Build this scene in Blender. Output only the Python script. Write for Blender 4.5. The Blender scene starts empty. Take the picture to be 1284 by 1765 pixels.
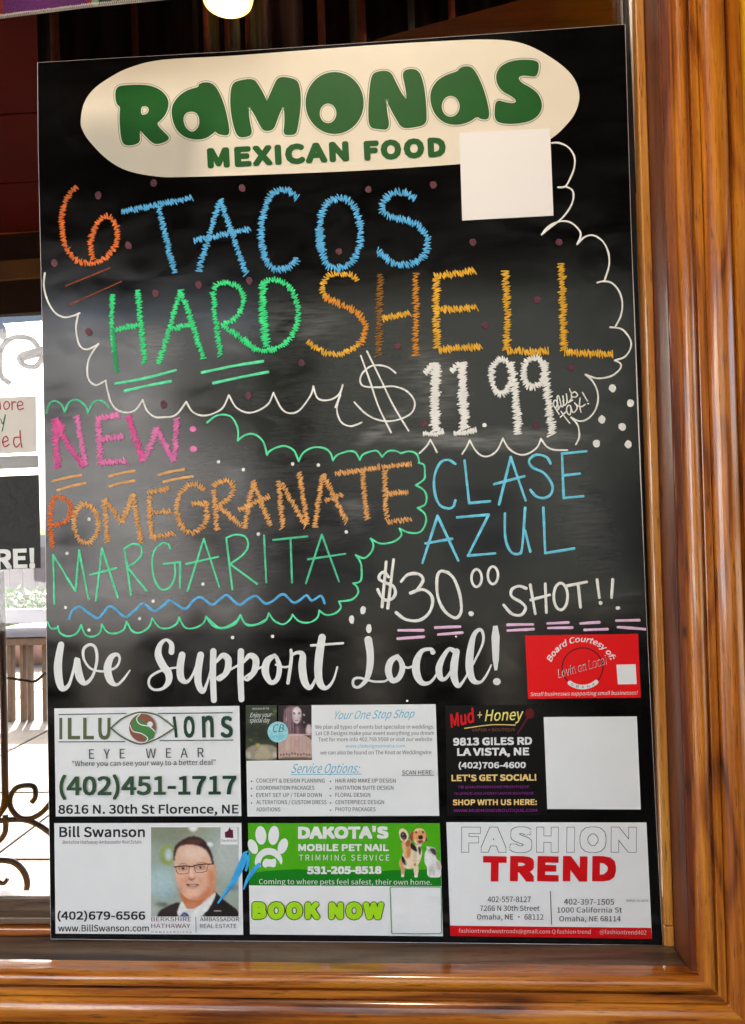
import bpy, bmesh, math, random
from mathutils import Vector, Matrix, Euler
from mathutils.geometry import tessellate_polygon
random.seed(7)
scene = bpy.context.scene
COL = scene.collection

# ------------------------------------------------------------------ camera
F = 1300.0
CAM_LOC = Vector((0.0839, -0.7606, 1.4464))
CAM_ROT = Euler((1.6030, 0.0274, 0.0638), 'XYZ')
cd = bpy.data.cameras.new('camera')
cd.sensor_fit = 'VERTICAL'; cd.sensor_height = 36.0; cd.lens = F / 1765 * 36
cd.clip_start = 0.02; cd.clip_end = 500
co = bpy.data.objects.new('camera', cd); COL.objects.link(co)
co.location = CAM_LOC; co.rotation_euler = CAM_ROT
scene.camera = co

# ------------------------------------------------------------------ world, sun, exposure
SUN_EL, SUN_AZ = 50.0, 112.0       # elevation; azimuth measured from +x towards +y (the sun stands beyond the glass)
w = bpy.data.worlds.new('World'); scene.world = w; w.use_nodes = True
nt = w.node_tree
sky = nt.nodes.new('ShaderNodeTexSky'); sky.sky_type = 'NISHITA'; sky.sun_disc = False
sky.sun_elevation = math.radians(SUN_EL); sky.sun_rotation = math.radians(90 - SUN_AZ)
sky.air_density = 1.0; sky.dust_density = 7.0
nt.links.new(sky.outputs[0], nt.nodes['Background'].inputs[0])
nt.nodes['Background'].inputs[1].default_value = 0.15
sd = bpy.data.lights.new('sun', 'SUN'); sd.energy = 4.5; sd.angle = math.radians(0.6); sd.color = (1, .98, .95)
so = bpy.data.objects.new('sun', sd); COL.objects.link(so)
az, el = math.radians(SUN_AZ), math.radians(SUN_EL)
sdir = Vector((math.cos(az) * math.cos(el), math.sin(az) * math.cos(el), math.sin(el)))
so.rotation_euler = sdir.to_track_quat('Z', 'Y').to_euler(); so.location = sdir * 20
scene.view_settings.view_transform = 'Standard'; scene.view_settings.look = 'None'
scene.view_settings.gamma = 1.0
scene.view_settings.exposure = 3.45
scene.render.engine = 'CYCLES'
scene.cycles.max_bounces = 10; scene.cycles.transparent_max_bounces = 12
scene.cycles.caustics_reflective = False; scene.cycles.caustics_refractive = False

# ------------------------------------------------------------------ measuring: a photograph pixel to a point of a plane y = const
CM = CAM_ROT.to_matrix()
def at(u, v, y=0.0):
    d = CM @ Vector(((u - 642) / F, (882.5 - v) / F, -1))
    t = (y - CAM_LOC.y) / d.y
    return CAM_LOC + d * t
MM = 0.00058      # metres per photograph pixel on the board
class Crop:
    def __init__(s, ox, oy, k): s.ox, s.oy, s.k = ox, oy, k
    def __call__(s, x, y): return (s.ox + x * s.k, s.oy + y * s.k)
    def P(s, txt):   # "x,y x,y | x,y" -> list of strokes in photograph pixels
        return [[s(*[float(q) for q in p.split(',')]) for p in st.split()] for st in txt.split('|')]
PX = Crop(0, 0, 1.0)

# ------------------------------------------------------------------ materials
def lin(c): 
    c = c / 255
    return c / 12.92 if c <= .04045 else ((c + .055) / 1.055) ** 2.4
def rgb(r, g, b, k=1.0):
    c = (lin(r), lin(g), lin(b)); k = min(k, .88 / max(max(c), 1e-6)); return (c[0] * k, c[1] * k, c[2] * k, 1)
MATS = {}
def mat(name, col, rough=.5, var=0.0, vscale=200., metal=0., coat=0., bump=0., bscale=300., emit=0, spec=.3):
    if name in MATS: return MATS[name]
    m = bpy.data.materials.new(name); m.use_nodes = True; N = m.node_tree; b = N.nodes['Principled BSDF']
    b.inputs['Base Color'].default_value = col; b.inputs['Roughness'].default_value = rough
    b.inputs['Metallic'].default_value = metal; b.inputs['Coat Weight'].default_value = coat
    b.inputs['Specular IOR Level'].default_value = spec
    if emit: b.inputs['Emission Color'].default_value = col; b.inputs['Emission Strength'].default_value = emit
    if var or bump:
        tc = N.nodes.new('ShaderNodeTexCoord')
        if var:
            n = N.nodes.new('ShaderNodeTexNoise'); n.inputs['Scale'].default_value = vscale; n.inputs['Detail'].default_value = 4
            N.links.new(tc.outputs['Object'], n.inputs['Vector'])
            r = N.nodes.new('ShaderNodeMapRange'); r.inputs[1].default_value = .3; r.inputs[2].default_value = .7
            r.inputs[3].default_value = 1 - var; r.inputs[4].default_value = 1 + var * .25
            N.links.new(n.outputs[0], r.inputs[0])
            mx = N.nodes.new('ShaderNodeMix'); mx.data_type = 'RGBA'; mx.blend_type = 'MULTIPLY'; mx.inputs[0].default_value = 1
            mx.inputs[6].default_value = col; N.links.new(r.outputs[0], mx.inputs[7]); N.links.new(mx.outputs[2], b.inputs['Base Color'])
        if bump:
            n2 = N.nodes.new('ShaderNodeTexNoise'); n2.inputs['Scale'].default_value = bscale; n2.inputs['Detail'].default_value = 5
            N.links.new(tc.outputs['Object'], n2.inputs['Vector'])
            bp = N.nodes.new('ShaderNodeBump'); bp.inputs['Strength'].default_value = bump; bp.inputs['Distance'].default_value = .002
            N.links.new(n2.outputs[0], bp.inputs['Height']); N.links.new(bp.outputs[0], b.inputs['Normal'])
    MATS[name] = m; return m

def wood(name, axis, light, mid, dark, rough=.3, across=1.0, coat=.8, seed=0.0, rings=55., bump=.25):
    """varnished wood; grain runs along axis 0 (x), 1 (y) or 2 (z)"""
    m = bpy.data.materials.new(name); m.use_nodes = True; N = m.node_tree; L = N.links.new; b = N.nodes['Principled BSDF']
    tc = N.nodes.new('ShaderNodeTexCoord')
    def mapped(along, acr, off=0.):
        mp = N.nodes.new('ShaderNodeMapping'); s = [acr * across] * 3; s[axis] = along
        mp.inputs['Scale'].default_value = s; mp.inputs['Location'].default_value = (seed + off, seed * 1.7 + off, seed * .6 - off)
        L(tc.outputs['Object'], mp.inputs['Vector']); return mp
    def noise(mp, sc, det=4, dist=0., ro=.55):
        n = N.nodes.new('ShaderNodeTexNoise'); n.inputs['Scale'].default_value = sc; n.inputs['Detail'].default_value = det
        n.inputs['Distortion'].default_value = dist; n.inputs['Roughness'].default_value = ro
        L(mp.outputs[0], n.inputs['Vector']); return n
    def mth(op, a, bb, cl=False):
        k = N.nodes.new('ShaderNodeMath'); k.operation = op; k.use_clamp = cl
        for i, q in enumerate((a, bb)):
            if isinstance(q, (int, float)): k.inputs[i].default_value = q
            elif q is not None: L(q, k.inputs[i])
        return k.outputs[0]
    big = noise(mapped(1.6, 11.), 1.0, 2, .25)            # growth field: its level lines are the cathedral figure
    ringv = mth('SINE', mth('MULTIPLY', big.outputs[0], rings), None)
    ringv = mth('POWER', mth('MULTIPLY_ADD', ringv, .5), 1.0) if False else mth('MULTIPLY', mth('ADD', ringv, 1.0), .5)
    ringv = mth('POWER', ringv, 7.0)
    fib = noise(mapped(5., 210.), 1.0, 6, 0., .72)
    pore = noise(mapped(45., 620., 2.), 1.0, 2, 0., .5)
    patch = noise(mapped(2.5, 17., 5.), 1.0, 3, .3)
    stain = noise(mapped(10., 28., 9.), 1.0, 4, 1.2)
    v = mth('ADD', mth('MULTIPLY', fib.outputs[0], .85), mth('MULTIPLY', patch.outputs[0], .7)); v = mth('SUBTRACT', v, .17)
    v = mth('SUBTRACT', v, mth('MULTIPLY', ringv, .17))
    cr = N.nodes.new('ShaderNodeValToRGB'); L(v, cr.inputs[0])
    e = cr.color_ramp.elements
    e[0].position = .30; e[0].color = dark; e[1].position = .80; e[1].color = light
    k = e.new(.52); k.color = mid
    st = N.nodes.new('ShaderNodeMapRange'); st.inputs[1].default_value = .60; st.inputs[2].default_value = .74; st.inputs[3].default_value = 0; st.inputs[4].default_value = .28
    L(stain.outputs[0], st.inputs[0])
    mx = N.nodes.new('ShaderNodeMix'); mx.data_type = 'RGBA'; L(st.outputs[0], mx.inputs[0]); L(cr.outputs[0], mx.inputs[6]); mx.inputs[7].default_value = [q * .5 for q in dark[:3]] + [1]
    # knots
    vo = N.nodes.new('ShaderNodeTexVoronoi'); vo.feature = 'F1'; vo.inputs['Scale'].default_value = 1.0; L(mapped(9., 21., 3.).outputs[0], vo.inputs['Vector'])
    kn = N.nodes.new('ShaderNodeMapRange'); kn.inputs[1].default_value = .05; kn.inputs[2].default_value = .085; kn.inputs[3].default_value = .9; kn.inputs[4].default_value = 0
    L(vo.outputs['Distance'], kn.inputs[0])
    mx2 = N.nodes.new('ShaderNodeMix'); mx2.data_type = 'RGBA'; L(kn.outputs[0], mx2.inputs[0]); L(mx.outputs[2], mx2.inputs[6]); mx2.inputs[7].default_value = (.02, .006, .002, 1)
    pr = N.nodes.new('ShaderNodeMapRange'); pr.inputs[1].default_value = .60; pr.inputs[2].default_value = .72; pr.inputs[3].default_value = 1; pr.inputs[4].default_value = .35; L(pore.outputs[0], pr.inputs[0])
    mx3 = N.nodes.new('ShaderNodeMix'); mx3.data_type = 'RGBA'; mx3.blend_type = 'MULTIPLY'; mx3.inputs[0].default_value = 1; L(mx2.outputs[2], mx3.inputs[6]); L(pr.outputs[0], mx3.inputs[7])
    L(mx3.outputs[2], b.inputs['Base Color'])
    rr = N.nodes.new('ShaderNodeMapRange'); rr.inputs[3].default_value = rough - .06; rr.inputs[4].default_value = rough + .16; L(fib.outputs[0], rr.inputs[0]); L(rr.outputs[0], b.inputs['Roughness'])
    bp = N.nodes.new('ShaderNodeBump'); bp.inputs['Strength'].default_value = bump; bp.inputs['Distance'].default_value = .0008
    L(mth('SUBTRACT', fib.outputs[0], mth('MULTIPLY', ringv, .3)), bp.inputs['Height']); L(bp.outputs[0], b.inputs['Normal'])
    b.inputs['Coat Weight'].default_value = coat; b.inputs['Coat Roughness'].default_value = .10; b.inputs['Coat IOR'].default_value = 1.6
    return m

# ------------------------------------------------------------------ object helpers
def tag(o, label=None, cat=None, group=None, kind=None):
    if label: o['label'] = label
    if cat: o['category'] = cat
    if group: o['group'] = group
    if kind: o['kind'] = kind
    return o
def thing(name, loc, label, cat, group=None):
    o = bpy.data.objects.new(name, None); o.empty_display_size = .1; o.location = loc; COL.objects.link(o)
    return tag(o, label, cat, group)
def root_of(o):
    v = Vector((0, 0, 0))
    while o is not None:
        v = v + o.location; o = o.parent
    return v
class Geo:
    """collects faces with a material each; build() links ONE mesh object"""
    def __init__(s): s.v = []; s.f = []; s.m = []; s.mats = []; s.smooth = []
    def mi(s, m):
        if m not in s.mats: s.mats.append(m)
        return s.mats.index(m)
    def add(s, vs, fs, m, smooth=False):
        o = len(s.v); s.v += [tuple(q) for q in vs]; i = s.mi(m)
        for f in fs: s.f.append([q + o for q in f]); s.m.append(i); s.smooth.append(smooth)
    def box(s, a, b, m):
        x0, y0, z0 = [min(p, q) for p, q in zip(a, b)]; x1, y1, z1 = [max(p, q) for p, q in zip(a, b)]
        s.hexa([(x0, y0, z0), (x1, y0, z0), (x1, y1, z0), (x0, y1, z0)], [(x0, y0, z1), (x1, y0, z1), (x1, y1, z1), (x0, y1, z1)], m)
    def hexa(s, lo, hi, m):
        s.add(lo + hi, [(3, 2, 1, 0), (4, 5, 6, 7), (0, 1, 5, 4), (1, 2, 6, 5), (2, 3, 7, 6), (3, 0, 4, 7)], m)
    def tube(s, pts, r, m, n=8, closed=False):
        pts = [Vector(p) for p in pts]; rings = []
        for i, p in enumerate(pts):
            t = (pts[min(i + 1, len(pts) - 1)] - pts[max(i - 1, 0)]).normalized()
            a = Vector((0, 1, 0)) if abs(t.y) < .9 else Vector((1, 0, 0))
            u = t.cross(a).normalized(); w2 = t.cross(u)
            rr = r[i] if isinstance(r, (list, tuple)) else r
            rings.append([p + u * (rr * math.cos(2 * math.pi * k / n)) + w2 * (rr * math.sin(2 * math.pi * k / n)) for k in range(n)])
        vs = [q for ring in rings for q in ring]; fs = []
        for i in range(len(pts) - 1):
            for k in range(n):
                fs.append((i * n + k, i * n + (k + 1) % n, (i + 1) * n + (k + 1) % n, (i + 1) * n + k))
        fs.append(tuple(range(n))[::-1]); fs.append(tuple((len(pts) - 1) * n + k for k in range(n)))
        s.add(vs, fs, m, True)
    def build(s, name, parent=None, bevel=0):
        me = bpy.data.meshes.new(name); me.from_pydata(s.v, [], s.f)
        for m in s.mats: me.materials.append(m)
        me.polygons.foreach_set('material_index', s.m); me.polygons.foreach_set('use_smooth', s.smooth); me.update()
        o = bpy.data.objects.new(name, me); COL.objects.link(o)
        if parent is not None:
            o.parent = parent
            if parent.type == 'EMPTY': o.matrix_parent_inverse = Matrix.Translation(-parent.location)
        if bevel:
            bm = o.modifiers.new('bevel', 'BEVEL'); bm.width = bevel; bm.segments = 2; bm.limit_method = 'ANGLE'
        return o

# --- flat print and paint marks on the plane of the board; every mark gets its own height, so no two coincide
LAY = [0]
BASEY = [0.0]
def nexty(step=.000012):
    LAY[0] += 1
    return BASEY[0] - .00025 - (LAY[0] % 95) * step
def catmull(pts, sub=6, closed=False):
    if len(pts) < 3: return list(pts)
    out = []; n = len(pts)
    rng = range(n) if closed else range(n - 1)
    for i in rng:
        p0 = pts[(i - 1) % n] if closed or i > 0 else pts[0]
        p1 = pts[i]; p2 = pts[(i + 1) % n]
        p3 = pts[(i + 2) % n] if closed or i + 2 < n else pts[-1]
        for k in range(sub):
            t = k / sub
            out.append(tuple(.5 * (2 * b + (c - a) * t + (2 * a - 5 * b + 4 * c - d) * t * t + (3 * b - a - 3 * c + d) * t ** 3) for a, b, c, d in zip(p0, p1, p2, p3)))
    if not closed: out.append(pts[-1])
    return out
def chaikin(pts, it=2):
    for _ in range(it):
        o = []
        for i in range(len(pts)):
            a, b = pts[i], pts[(i + 1) % len(pts)]
            o += [(a[0] * .75 + b[0] * .25, a[1] * .75 + b[1] * .25), (a[0] * .25 + b[0] * .75, a[1] * .25 + b[1] * .75)]
        pts = o
    return pts
def poly(g, loops, m, y=None):
    """flat shape in photograph pixels on the board, first loop outer, the others holes"""
    if y is None: y = nexty()
    L = [[Vector((p[0], p[1], 0)) for p in lp] for lp in loops]
    tris = tessellate_polygon(L)
    flat = [p for lp in loops for p in lp]
    vs = [at(p[0], p[1], y) for p in flat]
    fs = []
    for t in tris:
        a, b, c = [vs[i] for i in t]
        nrm = (b - a).cross(c - a)
        if nrm.length < 1e-14: continue
        fs.append(tuple(t) if nrm.y < 0 else tuple(t)[::-1])
    g.add(vs, fs, m)
def stroke(g, pts, wd, m, dome=.00022, closed=False, caps=True, y=None):
    """low domed ribbon; pts in photograph pixels, wd width in pixels (number or one per point)"""
    if y is None: y = nexty()
    if len(pts) < 2: return
    n = len(pts); vs = []; fs = []
    W = wd if isinstance(wd, (list, tuple)) else [wd] * n
    if caps and not closed:
        extra0 = []; 
    P = [Vector(p[:2]) for p in pts]
    lefts = []; 
    def row(p, nrm, hw, h):
        a = p + nrm * hw; b = p - nrm * hw; a2 = p + nrm * hw * .6; b2 = p - nrm * hw * .6
        return [at(a.x, a.y, y), at(a2.x, a2.y, y - h * .8), at(p.x, p.y, y - h), at(b2.x, b2.y, y - h * .8), at(b.x, b.y, y)]
    rows = []
    for i in range(n):
        if closed: t = P[(i + 1) % n] - P[i - 1]
        else: t = P[min(i + 1, n - 1)] - P[max(i - 1, 0)]
        if t.length < 1e-6: t = Vector((1, 0))
        t.normalize(); nr = Vector((-t.y, t.x)); hw = W[i] / 2
        if caps and not closed and i == 0:
            for a in (75, 50, 25): rows.append(row(P[0] - t * hw * math.sin(math.radians(a)), nr, max(hw * math.cos(math.radians(a)), .02), dome * math.cos(math.radians(a * .8))))
        rows.append(row(P[i], nr, hw, dome))
        if caps and not closed and i == n - 1:
            for a in (25, 50, 75): rows.append(row(P[-1] + t * hw * math.sin(math.radians(a)), nr, max(hw * math.cos(math.radians(a)), .02), dome * math.cos(math.radians(a * .8))))
    vs = [q for r in rows for q in r]; R = len(rows)
    for i in range(R if closed else R - 1):
        j = (i + 1) % R
        for k in range(4): fs.append((i * 5 + k, i * 5 + k + 1, j * 5 + k + 1, j * 5 + k))
    a, b, c = Vector(vs[0]), Vector(vs[1]), Vector(vs[5])
    if len(fs):
        f = fs[0]; nn = (vs[f[1]] - vs[f[0]]).cross(vs[f[2]] - vs[f[0]])
        if nn.y > 0: fs = [q[::-1] for q in fs]
    g.add(vs, fs, m, True)
def lines(g, strokes, wd, m, smooth=True, jit=.25, **k):
    for st in strokes:
        p = catmull(st, 7) if smooth and len(st) > 2 else list(st)
        if len(p) == 2:
            a, b = p; p = [(a[0] + (b[0] - a[0]) * t / 6, a[1] + (b[1] - a[1]) * t / 6) for t in range(7)]
        ph = random.random() * 9
        W = [wd * (1 + jit * .35 * math.sin(ph + i * .5) + random.uniform(-.05, .05)) for i in range(len(p))]
        stroke(g, p, W, m, **k)
def vlines(g, strokes3, m, k=1.0):
    for st in strokes3:
        c = catmull(st, 7); stroke(g, [q[:2] for q in c], [max(q[2] * k, .6) for q in c], m, dome=.00008)
def resample(p, step):
    out = [p[0]]; acc = 0; last = Vector(p[0])
    for q in p[1:]:
        q = Vector(q); d = (q - last).length
        while acc + d >= step and d > 1e-9:
            t = (step - acc) / d; last = last.lerp(q, t); out.append(tuple(last)); d = (q - last).length; acc = 0
        acc += d; last = q
    return out
def zigzag(g, strokes, amp, pitch, pen, m, slant=.5):
    amp *= 1.08; pitch *= 1.22; pen *= 1.0
    for st in strokes:
        p = catmull(st, 10) if len(st) > 2 else list(st)
        p = resample(p, pitch / 2)
        if len(p) < 4: continue
        z = []; sgn = 1
        for i, q in enumerate(p):
            t = Vector(p[min(i + 1, len(p) - 1)]) - Vector(p[max(i - 1, 0)]); t.normalize(); nr = Vector((-t.y, t.x))
            a = amp * random.uniform(.58, 1.22) * sgn; sgn = -sgn
            r = Vector(q) + nr * a + t * (a * slant * .5 + random.uniform(-.3, .3) * pitch)
            z.append(tuple(r))
        for i in range(0, len(z) - 1, 11):          # the pen is lifted now and then
            seg = catmull(z[i:i + 12], 3)
            stroke(g, seg, [pen * random.uniform(.82, 1.15) for _ in seg], m, dome=.00028)
def blob(g, c, rx, ry, m, n=14, rot=0, y=None, irr=.06):
    pts = []
    for i in range(n):
        a = 2 * math.pi * i / n; r = 1 + random.uniform(-irr, irr)
        x, z = rx * r * math.cos(a), ry * r * math.sin(a)
        pts.append((c[0] + x * math.cos(rot) - z * math.sin(rot), c[1] + x * math.sin(rot) + z * math.cos(rot)))
    poly(g, [pts], m, y)
def ring(g, c, rx, ry, wd, m, a0=0, a1=360, **k):
    n = 40; full = a1 - a0 >= 360
    pts = [(c[0] + rx * math.cos(math.radians(a0 + (a1 - a0) * i / n)), c[1] + ry * math.sin(math.radians(a0 + (a1 - a0) * i / n))) for i in range(n if full else n + 1)]
    stroke(g, pts, wd, m, dome=.00005, closed=full, **k)
TXT = {}
import os
UIFONT = None
try:      # the sans serif typeface that ships inside Blender; the built-in one if it is absent
    fp = os.path.join(bpy.utils.resource_path('LOCAL'), 'datafiles', 'fonts', 'Noto Sans CJK Regular.woff2')
    UIFONT = bpy.data.fonts.load(fp) if os.path.exists(fp) else None
except Exception: UIFONT = None
def text_mesh(s, bold, spacing, shear):
    bold = 0; key = (s, bold, spacing, shear)
    if key in TXT: return TXT[key]
    c = bpy.data.curves.new('lettering_curve', 'FONT'); c.body = s; c.size = 1; c.offset = bold; c.space_character = spacing; c.shear = shear
    c.resolution_u = 3
    if UIFONT: c.font = UIFONT
    o = bpy.data.objects.new('lettering_curve', c); COL.objects.link(o)
    dg = bpy.context.evaluated_depsgraph_get(); me = o.evaluated_get(dg).to_mesh()
    vs = [tuple(v.co[:2]) for v in me.vertices]; fs = [tuple(p.vertices) for p in me.polygons]
    o.evaluated_get(dg).to_mesh_clear(); bpy.data.objects.remove(o); bpy.data.curves.remove(c)
    TXT[key] = (vs, fs); return TXT[key]
def text(g, s, p0, p1, h, m, bold=0., spacing=1., shear=0., y=None, arc=None, colfn=None, fat=None, rnd=False):
    """text whose ink runs from pixel p0 to pixel p1 along the baseline, capitals h pixels tall; heavier letters are shifted copies on layers of their own"""
    if fat is None: fat = bold * h * .9
    vs, fs = text_mesh(s, 0, spacing, shear)
    if not vs: return
    hv, _ = text_mesh('H', 0, 1.0, 0); caph = max(v[1] for v in hv)
    x0 = min(v[0] for v in vs); x1 = max(v[0] for v in vs); W = x1 - x0
    offs = [(0, 0)]
    if fat > .12: offs += [(fat * a_, fat * b_) for a_, b_ in (((-1, -1), (1, -1), (1, 1), (-1, 1)) + (() if fat < .6 else ((0, -1), (1, 0), (0, 1), (-1, 0))) + (() if fat < 2.5 else ((-.5, -.5), (.5, .5), (.5, -.5), (-.5, .5))))]
    if rnd: offs = [(0, 0)] + [(fat * math.cos(math.radians(a_)), fat * math.sin(math.radians(a_))) for a_ in range(0, 360, 30)]
    t0 = (Vector(p1) - Vector(p0)).normalized()
    if not arc: p0 = Vector(p0) + t0 * fat; p1 = Vector(p1) - t0 * fat
    d = Vector(p1) - Vector(p0); L = d.length; t = d / L; up = Vector((t.y, -t.x)); p0 = Vector(p0) + up * fat; h = h - 2 * fat
    for ox, oy in offs:
        yl = nexty() if y is None else y - (.000012 * offs.index((ox, oy)))
        out = []
        for vx, vy in vs:
            u = (vx - x0) / W; hh = vy / caph * h
            if arc:      # (centre, radius, start angle, end angle) degrees, clockwise over the top
                c, R, a0, a1 = arc; a = math.radians(a0 + (a1 - a0) * u)
                rr = R + hh; out.append(at(c[0] + rr * math.cos(a) + ox, c[1] - rr * math.sin(a) + oy, yl))
            else:
                q = p0 + d * u + up * hh; out.append(at(q.x + ox, q.y + oy, yl))
        ff = []
        for f in fs:
            n = (out[f[1]] - out[f[0]]).cross(out[f[2]] - out[f[0]])
            ff.append(f if n.y < 0 else f[::-1])
        if colfn:
            for f in ff:
                u = sum((vs[i][0] - x0) / W for i in f) / len(f); g.add([out[i] for i in f], [tuple(range(len(f)))], colfn(u))
        else: g.add(out, ff, m)
def spiral(c, r0, r1, a0, a1, n=28):
    return [(c[0] + (r0 + (r1 - r0) * i / n) * math.cos(math.radians(a0 + (a1 - a0) * i / n)),
             c[1] + (r0 + (r1 - r0) * i / n) * math.sin(math.radians(a0 + (a1 - a0) * i / n))) for i in range(n + 1)]

# ================================================================== THE SETTING
M_wall = mat('yellow_paint', rgb(238, 172, 4), .6, var=.08, vscale=30, bump=.3, bscale=120)
wood_v = wood('varnished_pine_upright', 2, rgb(214, 134, 28), rgb(162, 84, 8), rgb(70, 22, 0), seed=2.3)
wood_h = wood('varnished_pine_level', 0, rgb(218, 140, 34), rgb(168, 88, 10), rgb(70, 24, 1), seed=5.1)
wood_pale = wood('pale_pine', 2, rgb(208, 146, 62), rgb(180, 112, 38), rgb(118, 58, 14), seed=8.2, rings=20)
wood_red = wood('rough_red_stained_edge', 2, rgb(142, 78, 30), rgb(98, 38, 12), rgb(48, 12, 3), rough=.45, seed=1.2, rings=35, coat=.1, bump=.9)
wood_redh = wood('rough_red_stained_edge_level', 0, rgb(156, 88, 34), rgb(110, 48, 14), rgb(52, 16, 4), rough=.45, seed=4.2, rings=35, coat=.1, bump=.9)
wood_jamb = wood('shade_dark_jamb', 2, rgb(120, 62, 22), rgb(88, 36, 12), rgb(50, 14, 4), rough=.5, seed=3.3, rings=20, coat=.05)  # darker tones hold the shade of the jamb's inner face
wood_sill = wood('sky_greyed_sill', 0, rgb(128, 104, 80), rgb(98, 74, 54), rgb(58, 40, 28), rough=.42, seed=7.7, rings=40, coat=.1)  # sky reflected on the sill is put into this grey; the rails share it

# lines of the window, measured on their planes
YF = -.046                       # front of the jamb and sill edge
def linex(p, q, y, z):           # x of the line through pixels p, q of plane y at height z
    a, b = at(*p, y), at(*q, y); return a.x + (b.x - a.x) * (z - a.z) / (b.z - a.z)
def linez(p, q, y, x):
    a, b = at(*p, y), at(*q, y); return a.z + (b.z - a.z) * (x - a.x) / (b.x - a.x)
JX = ((1110, 50), (1160, 1600))          # inside corner of the jamb on the board's plane
ZS = at(600, 1621, .004).z - .0005       # top of the sill
ZTOP = 2.32
XL = -1.25                               # left end of the window, outside the picture
def jx(z): return linex(*JX, 0.0, z)
CX = ((1153, 0), (1203, 1678))           # inner edge of the casing on its own plane
def cx(z): return linex(*CX, -.05, z)
CZ = at(1203, 1678, -.05).z
def cz(x): return linez((0, 1666), (1203, 1678), -.05, x)

win = thing('window', (0, .02, ZS), 'shop window framed in glossy orange varnished wood around the black menu board', 'window')
# casing profile: (distance outward from the inner edge, depth in front of y=-.045)
prof = []
def arcp(c, r, a0, a1, n, sy=1.): return [(c[0] + r * math.cos(math.radians(a0 + (a1 - a0) * i / n)), c[1] + sy * r * math.sin(math.radians(a0 + (a1 - a0) * i / n))) for i in range(n + 1)]
prof += [(0, -.012), (0, .002)]
prof += arcp((.0070, .0035), .0068, 165, 12, 9, .9)
prof += [(.0141, .0022), (.0150, .0022), (.0154, .0062), (.0160, .0066), (.0220, .0066), (.0226, .0062), (.0230, .0026), (.0238, .0026)]
prof += [(.0240, .0048)] + arcp((.0362, .0035), .0122, 168, 12, 14, .68)
prof += [(.0486, .0024), (.0495, .0024), (.0497, .0062), (.0500, .0080), (.0590, .0082), (.0612, .0072), (.0622, .0050), (.0622, -.012)]
def casing(kind):
    g = Geo(); n = len(prof)
    mtr = wood_v if kind == 'v' else wood_h
    S = 14; vs = []
    for i in range(S + 1):
        for d, h in prof:
            xc, zc = cx(CZ) + d, CZ - d              # the mitre point of this profile line
            if kind == 'v':
                z = zc + (ZTOP + .05 - zc) * i / S; x = cx(z) + d
                vs.append((x, -.05 - h + .00012 * math.sin(z * 9), z))
            else:
                x = xc + (XL - .05 - xc) * i / S; z = cz(x) - d + .0004 * 0
                vs.append((x, -.05 - h, z))
    fs = []
    for i in range(S):
        for k in range(n - 1):
            f = (i * n + k, i * n + k + 1, (i + 1) * n + k + 1, (i + 1) * n + k); fs.append(f if kind == 'v' else f)
    fs.append(tuple(range(n))); fs.append(tuple(S * n + k for k in range(n)))
    g.add(vs, fs, mtr, False)
    o = g.build('casing_board', win)
    bm = bmesh.new(); bm.from_mesh(o.data); bmesh.ops.recalc_face_normals(bm, faces=bm.faces); bm.to_mesh(o.data); bm.free()
    for p in o.data.polygons: p.use_smooth = len(p.vertices) == 4
    o.data.set_sharp_from_angle(angle=math.radians(28))
    return o
tag(casing('v'), 'upright moulded casing board at the right of the window')
tag(casing('h'), 'level moulded casing board under the window sill')

def bar_v(x0f, x1f, y0, y1, z0, z1, m, name, parent, S=1, rough=0., bevel=0):
    g = Geo(); S = max(S, 1)
    vs = []
    for i in range(S + 1):
        z = z0 + (z1 - z0) * i / S; j = random.uniform(-rough, rough); k = random.uniform(-rough, rough) * .6
        vs += [(x0f(z) + j, y0 + k, z), (x1f(z), y0 + k, z), (x1f(z), y1, z), (x0f(z) + j, y1, z)]
    fs = [(3, 2, 1, 0), (S * 4, S * 4 + 1, S * 4 + 2, S * 4 + 3)]
    for i in range(S):
        for k in range(4): fs.append((i * 4 + k, i * 4 + (k + 1) % 4, i * 4 + 4 + (k + 1) % 4, i * 4 + 4 + k))
    g.add(vs, fs, m); return g.build(name, parent, bevel=bevel)
# jamb: its inner face is the dark channel, its rough front edge the red strip
bar_v(lambda z: jx(z), lambda z: jx(z) + .03, -.0440, .05, ZS - .03, ZTOP, wood_jamb, 'jamb', win)
bar_v(lambda z: jx(z) + .0008, lambda z: jx(z) + .016, -.0472, -.0442, ZS - .019, ZTOP, wood_red, 'rough_edge_strip', win, S=70, rough=.0005)
# pale stop strip beside the board
bar_v(lambda z: jx(z) - .0092, lambda z: jx(z) - .0004, -.004, .016, ZS + .0202, ZTOP, wood_pale, 'stop_strip', win, bevel=.0015)
bar_v(lambda z: jx(z) - .0094, lambda z: jx(z) - .0004, -.0042, .016, ZS + .0006, ZS + .0198, wood_pale, 'stop_block', win, bevel=.001)
g = Geo(); g.box((XL, -.0440, ZS - .03), (jx(ZS) - .0002, .06, ZS), wood_sill); g.build('sill', win, bevel=.0015)
g = Geo(); vs = []; S = 90
z_low = lambda x: cz(x) + .0015
for i in range(S + 1):
    x = XL + (jx(ZS) + .012 - XL) * i / S; k = random.uniform(-.0004, .0004)
    vs += [(x, -.0470 + k, ZS - .0185), (x, -.0442, ZS - .0185), (x, -.0442, ZS - .0012 + k), (x, -.0470 + k, ZS - .0012 + k)]
fs = [(3, 2, 1, 0), (S * 4, S * 4 + 1, S * 4 + 2, S * 4 + 3)]
for i in range(S):
    for k in range(4): fs.append((i * 4 + k, i * 4 + (k + 1) % 4, i * 4 + 4 + (k + 1) % 4, i * 4 + 4 + k))
g.add(vs, fs, wood_redh); g.build('rough_sill_edge', win)
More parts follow.
